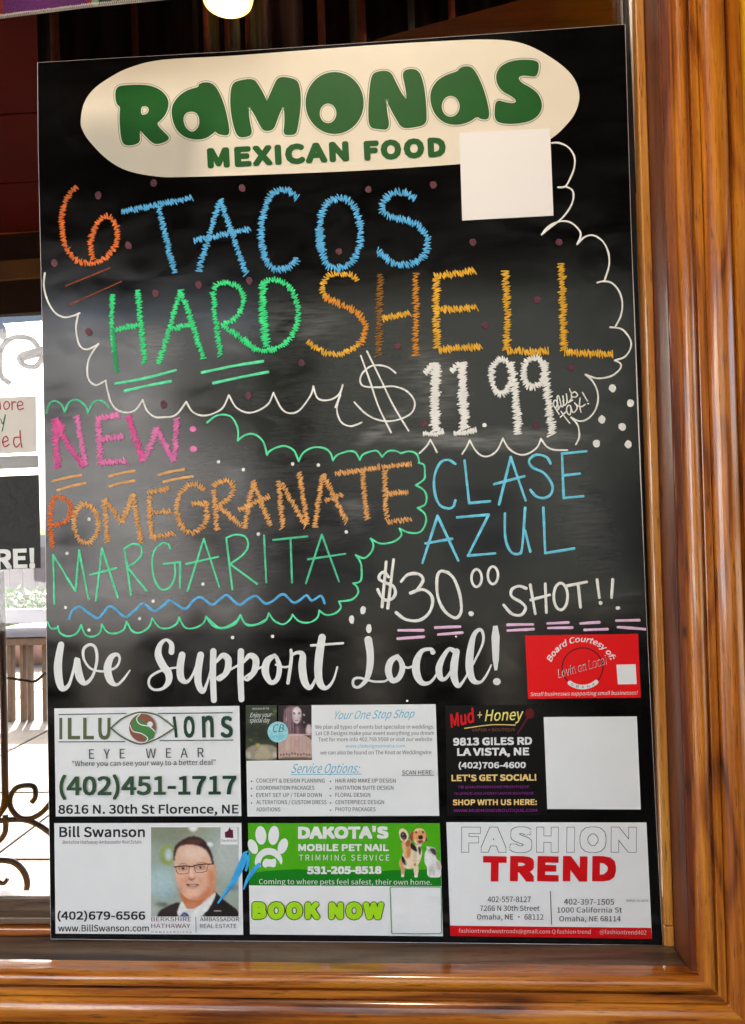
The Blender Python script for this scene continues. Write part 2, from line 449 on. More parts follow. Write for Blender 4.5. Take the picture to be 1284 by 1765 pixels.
# lower glazing rails behind the board (seen at the far left)
zr = [at(40, v, .012).z for v in (1554, 1580, 1583, 1596, 1597, 1616)]
xr = jx(ZS) - .010
g = Geo(); g.box((XL, .022, zr[1]), (xr, .04, zr[0]), wood_sill); g.build('glazing_rail', win, bevel=.002)
g = Geo(); g.box((XL, .014, zr[3]), (xr, .038, zr[2]), wood_sill); g.build('glazing_rail', win, bevel=.0015)
g = Geo(); g.box((XL, .008, ZS + .0004), (xr, .038, zr[4]), wood_h); g.build('glazing_bead', win, bevel=.0015)
# glass, its aluminium edge and the top frame
mg = bpy.data.materials.new('window_glass'); mg.use_nodes = True; N = mg.node_tree
b = N.nodes['Principled BSDF']; b.inputs['Transmission Weight'].default_value = 1; b.inputs['Roughness'].default_value = 0.0; b.inputs['IOR'].default_value = 1.45
b.inputs['Base Color'].default_value = (.97, .98, .97, 1)
g = Geo(); g.box((XL, .0265, zr[0] - .012), (xr + .004, .0305, ZTOP), mg); g.build('glass_pane', win)
alu = mat('brushed_aluminium', (.75, .73, .70, 1), .25, metal=1)
a0, a1 = at(1068, 20, .02).x, at(1083, 20, .02).x
for xx, ww in ((a0, .0022), (a1, .0030)):
    g = Geo(); g.box((xx - ww / 2, .012, zr[0]), (xx + ww / 2, .0255, ZTOP), alu); g.build('metal_edge', win)
dk = mat('dark_rubber', (.008, .005, .004, 1), .5)
g = Geo(); g.box((a0 + .0014, .018, zr[0]), (a1 - .0018, .0255, ZTOP), dk); g.build('gasket', win)
g = Geo(); g.box((XL, -.044, ZTOP), (.5, .05, ZTOP + .06), wood_h); g.build('head', win)
g = Geo(); g.box((XL - .04, -.044, ZS - .03), (XL, .05, ZTOP), wood_v); g.build('jamb', win)

# the wall round the window
g = Geo(); xo = cx(1.5) + .0622
g.box((cx(CZ) + .018, -.0478, 0), (3.2, .10, 2.72), M_wall)
wr = g.build('wall', None); tag(wr, 'bright yellow painted wall at the right edge beside the wooden window casing', 'wall', kind='structure')
g = Geo(); g.box((-4.0, -.0478, 0), (cx(CZ) + .018, .10, CZ - .035), M_wall); g.box((-4.0, -.0478, CZ - .035), (XL - .045, .10, 2.72), M_wall)
g.box((XL - .045, -.0478, ZTOP + .062), (cx(CZ) + .018, .10, 2.72), M_wall)
tag(g.build('wall', None), 'yellow painted wall below and left of the window, outside the picture', 'wall', kind='structure')

# ground beyond and behind, with the slabs of the sunlit court
M_pave = mat('pale_concrete', rgb(92, 87, 78), .8, var=.4, vscale=3.5, bump=.35, bscale=60)
M_pave2 = mat('pale_slab', rgb(72, 63, 51), .8, var=.5, vscale=5, bump=.4, bscale=90)
g = Geo(); g.add([(-60, -60, 0), (60, -60, 0), (60, 60, 0), (-60, 60, 0)], [(0, 1, 2, 3)], M_pave)
gr = tag(g.build('ground'), 'pale sunlit paved ground of the court beyond the window', 'ground', kind='structure')
slab = None
for j in range(9):
    for i in range(6):
        x0, y0 = -4.6 + i * .9 + (j % 2) * .0, .8 + j * .9
        if slab is None:
            g = Geo(); g.box((0, 0, .004), (.885, .885, .03), M_pave2); slab = g.build('paving_slab', gr, bevel=.006); s = slab
        else: s = slab.copy(); COL.objects.link(s)
        s.location = (x0, y0, random.uniform(-.003, .002))

# roofs on both sides: dark red boarded ceiling
M_red = mat('dark_red_ceiling_paint', rgb(44, 1, 1), .85, var=.3, vscale=3, bump=.2, bscale=40, spec=.05)
M_redd = mat('dark_brown_stain', rgb(36, 14, 8), .8, var=.3, vscale=8, spec=.1)
M_orange = wood('orange_beam', 0, rgb(130, 66, 12), rgb(104, 48, 8), rgb(50, 20, 4), seed=6, rings=20)  # orange light on the beam is put into its wood colour
g = Geo(); g.box((-5, .102, 2.74), (4, 2.12, 2.82), M_redd)
roof = tag(g.build('ceiling'), 'dark red boarded ceiling of the covered court beyond the glass', 'ceiling', kind='structure')
yy = .11
for k in range(5):
    wdt = .395
    g = Geo(); tl = -.012 * k
    g.hexa([(-4.9, yy, 2.70), (3.9, yy + .02, 2.70), (3.9, yy + wdt + .02, 2.70), (-4.9, yy + wdt, 2.70)], [(-4.9, yy, 2.739), (3.9, yy + .02, 2.739), (3.9, yy + wdt + .02, 2.739), (-4.9, yy + wdt, 2.739)], M_red)
    g.build('ceiling_board', roof); yy += wdt + .008
def sloped_beam(name, y0, y1, za, zb, m, label):
    zl = lambda z, s: z + s
    g = Geo(); t = .035
    g.hexa([(-4.9, y0, za - t * 3), (3.9, y0, za + t * 3), (3.9, y1, za + t * 3), (-4.9, y1, za - t * 3)], [(-4.9, y0, zb - t * 3), (3.9, y0, zb + t * 3), (3.9, y1, zb + t * 3), (-4.9, y1, zb - t * 3)], m)
    return tag(g.build(name), label, 'beam')
zz = lambda v, y: at(30, v, y).z
sloped_beam('roof_beam', 2.10, 2.2, zz(385, 2.1), zz(350, 2.1), M_orange, 'orange lit wooden beam under the red ceiling beyond the glass')
M_hdr = mat('dark_header_paint', rgb(16, 10, 9), .7, var=.4, vscale=6, spec=.1)
M_hdr2 = mat('grey_brown_trim', rgb(62, 48, 38), .5, var=.3, vscale=10)
sloped_beam('roof_beam', 2.14, 2.26, zz(530, 2.14), zz(388, 2.14), M_hdr, 'dark deep beam at the open edge of the roof left of the board')
sloped_beam('roof_beam', 2.12, 2.138, zz(470, 2.12), zz(438, 2.12), M_hdr2, 'narrow grey brown trim strip on the dark roof beam left of the board')
# porch ceiling on the near side
g = Geo(); g.box((-5, -3.2, 2.72), (4, .1, 2.82), M_red)
tag(g.build('ceiling'), 'dark red ceiling of the porch above the camera', 'ceiling', kind='structure')
for x0, x1, lab in ((-5, -1.80, 'long low dark porch wall behind the camera at the far left'), (-1.46, -.28, 'low dark porch wall behind the camera left of the middle'), (-.08, .40, 'short low dark porch wall right behind the camera'), (.60, 4, 'low dark porch wall behind the camera at the right')):
    g = Geo(); g.box((x0, -3.3, 0), (x1, -3.2, .97), M_redd); tag(g.build('parapet_wall'), lab, 'wall')
g = Geo(); g.box((1.25, -3.3, .95), (3.6, -3.15, 2.72), M_redd)
tag(g.build('wall'), 'dark brown porch end wall behind the camera at the right', 'wall')
g = Geo(); g.box((-.62, -3.29, .95), (-.46, -3.17, 2.72), M_redd)
tag(g.build('reflection_post'), 'dark brown post added unseen behind the camera as a silhouette in the board reflection', 'post')  # unseen; added as a dark silhouette for the board to reflect
M_stucco = mat('beige_stucco', rgb(176, 160, 138), .8, var=.2, vscale=2)
bl = thing('reflection_building', (-6, -13, 0), 'unseen tall white building behind the camera at the left, shaped to brighten the board reflection', 'building')  # unseen; height and tone set for a bright patch in the board's reflection
M_white = mat('white_stucco', rgb(176, 178, 180), .8, var=.15, vscale=1); M_glassd = mat('dark_shop_glass', (.03, .035, .04, 1), .1); M_br = mat('grey_brick_wash', rgb(80, 84, 80), .8, var=.3, vscale=1.5)
g = Geo(); g.box((-14, -14, 0), (-3.1, -13, 5.6), M_white); g.build('facade', bl)
for i in range(4):
    for z0 in (.8, 3.4):
        g = Geo(); g.box((-13 + i * 2.9, -12.99, z0), (-12 + i * 2.9, -12.96, z0 + 1.3), M_glassd); g.build('window', bl)
b2 = thing('reflection_building', (1, -14, 0), 'unseen grey brown building behind the camera at the right, sized to cover sky in the board reflection', 'building')  # unseen; tall enough to keep blue sky out of the board's reflection
g = Geo(); g.box((-3.0, -15, 0), (9, -14, 6.9), M_br); g.build('facade', b2)
for i in range(4):
    g = Geo(); g.box((-2 + i * 2.6, -13.99, .5), (-.6 + i * 2.6, -13.96, 2.3), M_glassd); g.build('window', b2)
tr = thing('reflection_tree', (-2.9, -9, 0), 'unseen leafy tree added behind the camera for silhouettes in the board reflection', 'tree')  # unseen; added to break up the board's reflection with leafy silhouettes
M_tl = mat('dull_leaf', rgb(70, 84, 40), .6, var=.5, vscale=5)
g = Geo(); g.tube([(-2.9, -9, 0), (-2.85, -9, 1.4), (-2.6, -9, 2.6), (-2.3, -9, 3.6)], [.14, .11, .08, .04], mat('bark', rgb(80, 62, 48), .8), 8)
g.tube([(-2.85, -9, 1.5), (-3.4, -9.1, 2.6), (-3.8, -9.2, 3.3)], [.08, .05, .02], MATS['bark'], 6); g.build('trunk', tr)
g = Geo(); cl_ = [(-2.3 + random.gauss(0, .75), -9 + random.gauss(0, .6), 3.2 + random.gauss(0, .6)) for _ in range(26)]
for i in range(2600):
    a_ = random.choice(cl_); c0 = Vector([q + random.gauss(0, .17) for q in a_]); d = Vector([random.gauss(0, 1) for _ in range(3)]).normalized() * .09; e_ = d.orthogonal().normalized() * .035
    g.add([c0, c0 + d * .5 + e_, c0 + d, c0 + d * .5 - e_], [(0, 1, 2, 3)], M_tl)
g.build('crown', tr)
# ================================================================== THE BOARD
def near_black(name):
    m = bpy.data.materials.new(name); m.use_nodes = True; N = m.node_tree; L = N.links.new; b = N.nodes['Principled BSDF']
    tc = N.nodes.new('ShaderNodeTexCoord')
    n = N.nodes.new('ShaderNodeTexNoise'); n.inputs['Scale'].default_value = 9; n.inputs['Detail'].default_value = 6; n.inputs['Distortion'].default_value = 1.5
    mp = N.nodes.new('ShaderNodeMapping'); mp.inputs['Scale'].default_value = (1, 1, 2.6); mp.inputs['Rotation'].default_value = (0, .35, 0)
    L(tc.outputs['Object'], mp.inputs[0]); L(mp.outputs[0], n.inputs['Vector'])
    fine = N.nodes.new('ShaderNodeTexNoise'); fine.inputs['Scale'].default_value = 40; fine.inputs['Detail'].default_value = 8
    mp2 = N.nodes.new('ShaderNodeMapping'); mp2.inputs['Scale'].default_value = (1, 1, 9); mp2.inputs['Rotation'].default_value = (0, -.12, 0)
    L(tc.outputs['Object'], mp2.inputs[0]); L(mp2.outputs[0], fine.inputs['Vector'])
    def mth(op, a, bb, c=False):
        k = N.nodes.new('ShaderNodeMath'); k.operation = op; k.use_clamp = c
        for i, q in enumerate((a, bb)):
            if isinstance(q, (int, float)): k.inputs[i].default_value = q
            elif q is not None: L(q, k.inputs[i])
        return k.outputs[0]
    # wiped chalk: soft patches where marks were rubbed out
    total = None
    for (u, v, rx, rz, rot, s) in ((520, 555, 95, 45, .1, .55), (270, 590, 60, 40, .3, .5), (790, 760, 190, 16, .1, .9), (930, 750, 110, 14, .1, .7), (655, 738, 60, 16, -.6, 1.0),
                                   (745, 660, 62, 75, .0, .55), (610, 880, 40, 30, .8, .6), (330, 1000, 150, 60, .0, .22), (1000, 880, 60, 160, -.35, .22), (590, 640, 330, 200, 0, .10), (430, 880, 330, 150, 0, .12)):
        c = at(u, v, 0)
        sub = N.nodes.new('ShaderNodeVectorMath'); sub.operation = 'SUBTRACT'; L(tc.outputs['Object'], sub.inputs[0]); sub.inputs[1].default_value = c
        mpp = N.nodes.new('ShaderNodeMapping'); mpp.vector_type = 'TEXTURE'; mpp.inputs['Rotation'].default_value = (0, rot, 0); mpp.inputs['Scale'].default_value = (rx * MM, 1, rz * MM); L(sub.outputs[0], mpp.inputs[0])
        ln = N.nodes.new('ShaderNodeVectorMath'); ln.operation = 'LENGTH'; L(mpp.outputs[0], ln.inputs[0])
        mr = N.nodes.new('ShaderNodeMapRange'); mr.interpolation_type = 'SMOOTHERSTEP'; mr.inputs[1].default_value = 0; mr.inputs[2].default_value = 1.35; mr.inputs[3].default_value = s; mr.inputs[4].default_value = 0
        L(ln.outputs['Value'], mr.inputs[0])
        total = mr.outputs[0] if total is None else mth('ADD', total, mr.outputs[0])
    tex = mth('MULTIPLY', mth('SUBTRACT', mth('ADD', n.outputs[0], fine.outputs[0]), .72), 1.6, True)
    haze = mth('MULTIPLY', mth('ADD', mth('MULTIPLY', tex, total), mth('MULTIPLY', tex, .012)), .26, True)
    mx = N.nodes.new('ShaderNodeMix'); mx.data_type = 'RGBA'; L(haze, mx.inputs[0]); mx.inputs[6].default_value = (.0018, .0018, .0017, 1); mx.inputs[7].default_value = (.8, .79, .75, 1)
    L(mx.outputs[2], b.inputs['Base Color'])
    rr = N.nodes.new('ShaderNodeMapRange'); rr.inputs[1].default_value = .3; rr.inputs[2].default_value = .75; rr.inputs[3].default_value = .09; rr.inputs[4].default_value = .22; L(n.outputs[0], rr.inputs[0]); L(rr.outputs[0], b.inputs['Roughness'])
    big = N.nodes.new('ShaderNodeTexNoise'); big.inputs['Scale'].default_value = 5; L(tc.outputs['Object'], big.inputs['Vector'])
    bp = N.nodes.new('ShaderNodeBump'); bp.inputs['Distance'].default_value = .004; bp.inputs['Strength'].default_value = .12; L(big.outputs[0], bp.inputs['Height']); L(bp.outputs[0], b.inputs['Normal'])
    b.inputs['Specular IOR Level'].default_value = .42
    return m
M_board = near_black('glossy_black_board')
M_edge = mat('white_foam_edge', rgb(225, 215, 215), .5)
b0 = at(615, 1621, 0)
sign = thing('menu_board', (b0.x, 0, b0.z), 'large glossy black menu board with chalk marker writing leaning in the wooden window', 'menu board')
outline = [(65, 108), (165, 102), (400, 89), (640, 73), (840, 59), (1077, 42), (1087, 380), (1098, 700), (1115, 1085), (1130, 1400), (1142, 1629), (700, 1624), (350, 1621), (88, 1618), (81, 1160), (77.5, 780), (71.6, 500), (66, 250)]
g = Geo(); n = len(outline)
Fp = [at(u, v, 0) for u, v in outline]
tri = tessellate_polygon([[Vector((p.x, p.z, 0)) for p in Fp]])
fv = Fp + [p + Vector((0, .0042, 0)) for p in Fp]
g.add(fv, [t if (Fp[t[1]] - Fp[t[0]]).cross(Fp[t[2]] - Fp[t[0]]).y < 0 else t[::-1] for t in [tuple(t) for t in tri]], M_board)
g.add(fv, [tuple(q + n for q in t) for t in tri] + [(i, (i + 1) % n, (i + 1) % n + n, i + n) for i in range(n)], M_edge)
panel = g.build('panel', sign)
# thin pale cut edge of the board
g = Geo()
def edge_line(pts, r=.00045):
    pp = []
    for i in range(len(pts) - 1):
        for k in range(6): pp.append(at(pts[i][0] + (pts[i + 1][0] - pts[i][0]) * k / 6, pts[i][1] + (pts[i + 1][1] - pts[i][1]) * k / 6, .0006))
    pp.append(at(*pts[-1], .0006)); g.tube(pp, r, M_edge, 6)
edge_line([outline[i] for i in (5, 6, 7, 8, 9, 10)]); edge_line([outline[i] for i in (0, 17, 16, 15, 14, 13)]); edge_line([outline[i] for i in (13, 12, 11, 10)], .0005); edge_line([outline[i] for i in (0, 1, 2, 3, 4, 5)], .0002)
g.build('edge_trim', sign)

# paint marker colours
def ink(name, r, g_, b_, var=.3, rough=.5): return mat(name, rgb(r, g_, b_, 1.5), rough, var=var, vscale=120, bump=.2, bscale=900)
I_or = ink('orange_marker', 236, 118, 48); I_bl = ink('sky_blue_marker', 92, 184, 236); I_gr = ink('green_marker', 52, 205, 125)
I_grd = ink('dark_green_marker', 30, 150, 90); I_go = ink('gold_marker', 242, 182, 50); I_god = ink('faded_gold_marker', 140, 92, 22); I_gom = ink('brown_gold_marker', 196, 126, 30)
I_wh = ink('white_marker', 244, 242, 236, .08); I_pk = ink('pink_marker', 236, 96, 168); I_pkl = ink('light_pink_marker', 238, 130, 190)
I_po = ink('pale_orange_marker', 244, 178, 104); I_pod = ink('deep_orange_marker', 240, 120, 44); I_mg = ink('mint_marker', 88, 218, 160); I_mgd = ink('sea_green_marker', 70, 178, 135)
I_cy = ink('cyan_marker', 112, 208, 232); I_lil = ink('lilac_marker', 242, 196, 228, .08); I_br = ink('rubbed_brown_marker', 140, 62, 30, .5)
I_gh = mat('rubbed_pink_dot', rgb(104, 52, 66), .5, var=.5, vscale=300)
A = Crop(60, 300, .3115); B = Crop(420, 300, .3115); Cc = Crop(740, 220, .3115); E2 = Crop(700, 560, .3271)
Fc = Crop(60, 670, .3115); G = Crop(360, 680, .3115); I = Crop(620, 760, .3972); J = Crop(80, 1070, .4206); H = Crop(580, 1060, .4206)
def part(name, label, fn, parent=sign, start=0):
    LAY[0] = start
    g = Geo(); fn(g); o = g.build(name, parent)
    if label: o['label'] = label
    return o
K = .3115
def dashes(c, t, wd, m, label):
    for i, st in enumerate(c.P(t)): part('underline', label, lambda g: lines(g, [st], wd, m), start=i)
ZZ = lambda g, c, t, amp, m, pitch=3.5, pen=2.2, sl=.5: zigzag(g, c.P(t), amp * K, pitch, pen, m, sl)
part('lettering', 'orange zigzag figure 6', lambda g: ZZ(g, A, '235,72 190,110 160,180 148,270 160,370 200,450 260,488 330,495 400,455 445,400 460,340 440,265 400,235 350,265 320,330 308,400 325,480', 15, I_or))
def f(g):
    for t in ('480,210 875,130', '685,180 730,370 775,550', '905,540 1025,140', '1025,140 1170,555', '880,370 1000,345 1190,300'): ZZ(g, A, t, 16, I_bl)
    for t in ('298,135 250,95 200,88 145,120 115,200 98,300 102,400 125,480 165,525 205,530 250,515 285,490 292,455', '530,130 460,160 430,230 420,330 430,430 470,510 530,520 590,500 630,430 650,330 625,210 590,150 530,130',
              '950,140 900,105 850,100 790,130 765,190 790,230 850,245 930,265 990,310 1020,370 1005,440 950,490 880,505 800,480 740,420'): ZZ(g, B, t, 19, I_bl)
    ZZ(g, B, '420,300 425,380 430,430', 22, I_bl, 2.4)
part('lettering', 'sky blue zigzag word TACOS', f)
def f(g):
    ZZ(g, A, '430,665 425,830 440,980', 12, I_gr, 2.6); ZZ(g, A, '430,850 440,980 455,1100', 11, I_grd, 2.6)
    for t in ('568,640 590,850 610,1050', '440,865 590,830', '685,1050 760,800 805,640', '805,640 870,820 935,1030', '745,860 880,825', '985,650 1000,800 1030,1005', '985,640 1010,605 1060,600 1120,620 1155,680 1140,760 1090,810 1030,840', '1040,840 1130,900 1225,975'): ZZ(g, A, t, 15, I_gr)
    for t in ('110,600 105,720 125,960',): ZZ(g, B, t, 22, I_gr, 3.)
    for t in ('100,600 160,585 220,600 270,650 300,740 295,830 255,910 190,960 130,970', '0,910 80,975 190,970'): ZZ(g, B, t, 15, I_gr)
part('lettering', 'green zigzag word HARD', f)
def f(g):
    pass
dashes(A, '445,1160 610,1130 780,1085|500,1200 620,1172 752,1147|925,1098 1100,1062 1262,1036|988,1157 1150,1122 1290,1095', 4.6, I_mg, 'mint green underline stroke below HARD')
dashes(A, '170,620 415,520|195,722 478,595', 2.2, I_br, 'thin rubbed brown underline stroke below the 6')
def f(g):
    for t in ('625,590 600,560 540,555 480,555 445,590 435,640 460,690', '640,940 570,985 490,998 410,970 350,925'): ZZ(g, B, t, 16, I_go)
    ZZ(g, B, '450,680 530,720 600,750 655,800 675,870 640,940', 18, I_gom)
    ZZ(g, B, '755,550 750,780 745,1005', 20, I_god, 4.0, 1.6); ZZ(g, B, '950,550 955,780 950,1005', 18, I_gom, 3.8, 1.8); ZZ(g, B, '770,800 825,788 925,770', 16, I_go, 2.8)
    for t in ('30,825 140,808 255,790', '40,830 38,1000 45,1220', '50,1005 150,1005 265,990', '50,1230 160,1222 290,1210', '420,790 430,1000 428,1230', '428,1235 540,1240 665,1238', '730,750 740,1000 745,1235', '745,1238 870,1248 1025,1255'): ZZ(g, Cc, t, 20, I_go, 3.6, 2.3)
part('lettering', 'gold zigzag word SHELL, its H darker and faded', f)
part('lettering', 'thin white dollar sign', lambda g: lines(g, B.P('648,1005 700,1150 745,1284 815,1430|682,980 760,1140 830,1284 912,1420') + [B(x, y) and [B(a, b_) for a, b_ in ((840, 1100), (800, 1070), (750, 1058), (700, 1065), (655, 1105), (645, 1150), (670, 1175), (750, 1180), (830, 1175), (900, 1200), (940, 1245), (946, 1284), (925, 1325), (868, 1355), (798, 1368), (728, 1355), (668, 1320), (612, 1262))] for x, y in ((0, 0),)], 3.0, I_wh))
def f(g):
    Z = lambda t, a, p=3.0, pen=2.6: zigzag(g, E2.P(t), a * .3271, p, pen, I_wh, .4)
    Z('95,252 130,222 155,205', 15); Z('155,200 152,380 155,560', 25, 2.6, 3.0); Z('90,572 150,575 200,562', 12, 2.4)
    Z('235,245 268,212 290,200', 14); Z('292,200 300,380 308,550', 24, 2.6, 3.0); Z('250,572 310,568 372,550', 12, 2.4)
    Z('550,215 510,180 465,205 450,260 460,330 500,368 540,335 555,270', 16); Z('548,200 575,350 592,575', 21, 3.2)
    Z('720,200 680,168 635,190 618,250 632,310 680,328 718,290 733,220', 16); Z('722,190 750,400 768,585', 22, 3.2)
    blob(g, E2(413, 528), 3.8, 3.8, I_wh)
part('lettering', 'thick scribbled white price 11.99', f)
PT = Crop(930, 640, .10125)
part('lettering', 'small white handwriting plus tax!', lambda g: lines(g, PT.P('235,575 280,650 335,735|235,560 250,500 285,500 300,560 275,640 320,650 350,590|320,650 305,520 300,440 320,415 345,480 370,590 400,590 410,510 395,420|400,500 420,580 460,540 465,470 455,385|465,470 475,530 510,520 560,490|510,300 545,370 600,350 645,400 610,440 540,430|540,390 545,460 500,520|365,680 430,780 515,885|355,780 410,730 460,680|530,590 490,580 460,640 480,720 520,735 535,660 530,600 560,690 600,690 640,620 600,535|600,545 660,590 720,600 775,565|690,455 680,570 705,695|730,360 770,430 815,505|822,552 832,552'), 2.3, I_wh, jit=.1))
def f(g):
    cl = A.P('55,548 50,620 70,700 110,765 160,792 210,785 248,770|240,775 228,850 240,930 265,965 300,968 352,940|352,940 305,1010 290,1080 300,1140 340,1168 392,1142|392,1142 405,1210 425,1270 460,1308 515,1320 560,1303 597,1250')
    cl += Fc.P('597,62 620,120 660,155 710,158 780,145 838,72|838,72 870,125 920,148 980,140 1040,105 1073,35')
    cl += G.P('112,5 150,70 210,100 270,90 330,50 357,-10|357,-10 400,75 445,103 500,88 560,10 578,-40')
    cl += B.P('385,1175 405,1235 440,1252 490,1245 530,1215 548,1168|548,1168 530,1230 508,1290') + G.P('728,0 708,80 730,150 780,175 830,162|830,162 845,155|1165,325 1205,285 1225,250|1225,250 1245,285 1262,320')
    cl += E2.P('295,680 318,645 335,608|335,608 365,660 400,690 440,690 480,660 510,598|510,598 540,650 590,682 640,680 690,645 710,600|710,600 740,640 780,658 850,660|895,630 912,590 905,530 870,488|870,488 920,508 970,485 1005,430 1010,360 985,300 945,262|945,262 1010,282 1080,270 1125,235 1130,205 1098,187|1098,187 1150,170 1180,130 1185,90 1165,50 1130,20 1075,12')
    cl += Cc.P('678,85 720,85 770,110 802,160 802,220 780,280 752,325 712,330|752,325 790,345 798,385 780,440 735,500 660,560 622,592|622,592 650,555 700,525 760,518 810,545 838,590 818,645|818,645 860,605 910,597 960,630 990,690 995,760 970,845|930,858 965,850 1010,860 1050,905 1068,970 1060,1040 1030,1100')
    lines(g, cl, 3.0, I_wh)
part('cloud_outline', 'white scalloped cloud line around the tacos offer', f)
def f(g):
    cl = G.P('-10,155 40,118 90,112 130,130 160,190 160,255|160,255 200,225 250,220 300,260 322,335|322,335 335,315 370,295 420,285 470,310 497,370|497,370 520,325 570,295 630,295 670,320 687,365|687,365 710,335 770,315 810,320 835,362|835,362 850,335 880,320 930,312 958,345|958,345 990,315 1030,312 1062,325|1062,325 1110,315 1150,330 1165,378|1160,378 1190,390 1195,430 1190,470 1145,502|1145,502 1190,530 1205,570 1195,610 1155,628|1155,628 1195,660 1200,710 1170,760 1110,765 1055,742|1055,742 1065,780 1020,815 950,825 895,797|895,797 910,830 900,870 860,905 812,888|812,888 835,920 845,960 840,1030 798,1045|798,1045 820,1065 825,1100 790,1135 720,1145|720,1145 730,1180 700,1210 650,1220 610,1195|610,1195 600,1235 555,1262 500,1255 462,1218|462,1218 450,1245 410,1272 360,1250 332,1210|332,1210 310,1255 250,1275 200,1265 175,1220|175,1220 165,1240 120,1275 60,1290 -5,1240')
    cl += Fc.P('70,1290 90,1325 120,1325 128,1315|128,1315 140,1350 180,1370 230,1355 257,1308|257,1308 280,1360 320,1372 360,1350 372,1305|372,1305 400,1345 440,1355 490,1335 508,1290|508,1290 540,1340 580,1350 630,1320 650,1270|650,1270 690,1320 740,1325 785,1300 798,1265|798,1265 830,1320 880,1325 930,1300 948,1262|948,1262 990,1315 1050,1325 1110,1300 1137,1252|1137,1252 1170,1305 1220,1308 1284,1275')
    lines(g, cl, 3.2, I_mg)
part('cloud_outline', 'short sea green scallops above NEW', lambda g: lines(g, Fc.P('65,135 80,85 110,68 145,85 165,130|165,130 190,75 235,62 280,95 295,135|295,135 320,80 360,65 395,85 412,108'), 3.2, I_mgd))
part('cloud_outline', 'mint green scalloped cloud line around the margarita offer', f)
def f(g):
    Z = lambda t, m, a=14: ZZ(g, Fc, t, a * 1.15, m, 2.7, 2.0, .8)
    Z('112,165 115,290 130,440', I_pk, 17); Z('115,165 150,240', I_pk, 22)
    Z('120,200 190,320 270,430', I_pk); Z('232,150 255,280 285,430', I_pkl)
    for t in ('340,165 470,145', '350,165 355,290 365,410', '360,280 495,262', '360,410 510,400', '518,145 550,260 600,400', '600,400 645,300 675,215', '675,215 720,310 770,400', '770,400 780,280 785,160'): Z(t, I_pk if t[0] == '5' else I_pkl, 15)
    blob(g, Fc(876, 223), 6, 5, I_pkl); blob(g, Fc(878, 333), 6.3, 5.2, I_pkl)
part('lettering', 'pink zigzag word NEW: with colon', f)
dashes(Fc, '100,512 180,492 258,478|125,562 200,540 278,523|412,485 480,468 550,455|415,540 480,522 550,510|685,478 750,460 825,447|712,516 790,498 875,485', 4.2, I_po, 'short orange dash below NEW')
def f(g):
    Z = lambda t, m=I_po, a=15: ZZ(g, Fc, t, a, m, 3.3, 1.9, .8)
    Z('95,610 85,740 98,885', I_pod, 15); Z('95,605 140,600 190,630 200,690 170,735 100,760', I_pod, 14)
    for t in ('270,630 225,680 220,760 240,830 290,855 335,820 350,740 330,670 270,630', '400,850 395,740 385,610', '385,610 430,670 480,740', '480,740 515,660 545,580', '545,580 565,720 590,860', '625,580 745,550', '635,590 635,700 650,830', '650,685 755,680', '655,825 770,800', '940,565 900,530 840,540 800,590 785,660 800,740 850,795 900,785 945,740 950,680 945,640', '870,640 965,630', '990,560 1010,790', '985,540 1040,510 1090,520 1095,570 1060,620 1010,650', '1020,650 1140,760'): Z(t)
    for t in ('195,740 245,480', '245,480 345,730', '165,640 340,560', '385,480 410,740', '400,490 540,730', '500,430 545,720', '585,740 630,440', '630,440 765,710', '640,590 740,550', '700,440 950,402', '850,430 875,700', '960,405 1125,380', '975,420 975,560 985,690', '985,548 1110,540', '985,705 1125,690'): ZZ(g, G, t, 15, I_po, 3.3, 1.9, .8)
part('lettering', 'orange zigzag word POMEGRANATE', f)
def f(g):
    lines(g, Fc.P('108,1190 105,1050 102,920|102,920 225,1120|225,1120 245,895|245,895 298,1165|338,1175 372,885|372,885 460,1155|305,1030 450,993|532,1140 497,885|497,885 540,860 585,870 590,920 550,965 510,985|510,985 620,1120|750,885 735,858 700,858 660,900 650,980 665,1060 700,1110 745,1100 775,1040 775,970|712,970 805,960|805,960 803,1105|845,1120 935,830|935,830 1020,1095|838,970 1015,930|1093,1110 1060,830|1060,825 1110,808 1165,820 1180,870 1150,920 1080,970|1080,970 1230,1080'), 3.3, I_mg)
    lines(g, G.P('305,780 318,1040|355,805 545,785|452,800 460,1040|537,1045 625,775|625,775 720,1035|548,912 755,882'), 3.3, I_mgd)
part('lettering', 'thin mint green word MARGARITA', f)
part('wave_line', 'sky blue wavy underline below MARGARITA', lambda g: lines(g, [Fc.P('190,1272 210,1225 250,1208 290,1235 345,1270 380,1240 410,1205 440,1215 500,1262 550,1230 600,1190 660,1230 710,1200 750,1172 830,1218 880,1170 920,1155 980,1195 1030,1160 1065,1143 1130,1195 1180,1165 1225,1148')[0] + G.P('310,1155 350,1145 410,1105 465,1150 500,1140 540,1112 570,1140 620,1115 640,1155')[0]], 4.2, I_bl))
def f(g):
    lines(g, I.P('415,100 385,83 350,95 325,150 325,220 345,275 380,293 405,285 415,258|455,85 475,270|475,270 565,262|605,275 655,70|655,70 720,258|583,188 715,153|828,98 810,70 765,60 735,85 750,115 800,140 835,190 830,230 800,248 765,240 740,212|985,45 878,55|878,55 885,248|885,248 970,240|882,150 955,142'), 4.4, I_cy)
part('lettering', 'cyan word CLASE', f)
part('lettering', 'cyan word AZUL', lambda g: lines(g, I.P('272,530 338,325|338,325 428,520|285,445 400,425|422,332 560,320|560,320 470,498|470,498 588,488|630,315 632,420 655,480 690,490 705,460 718,290|718,390 740,480|797,290 805,487|805,487 930,467'), 4.4, I_cy))
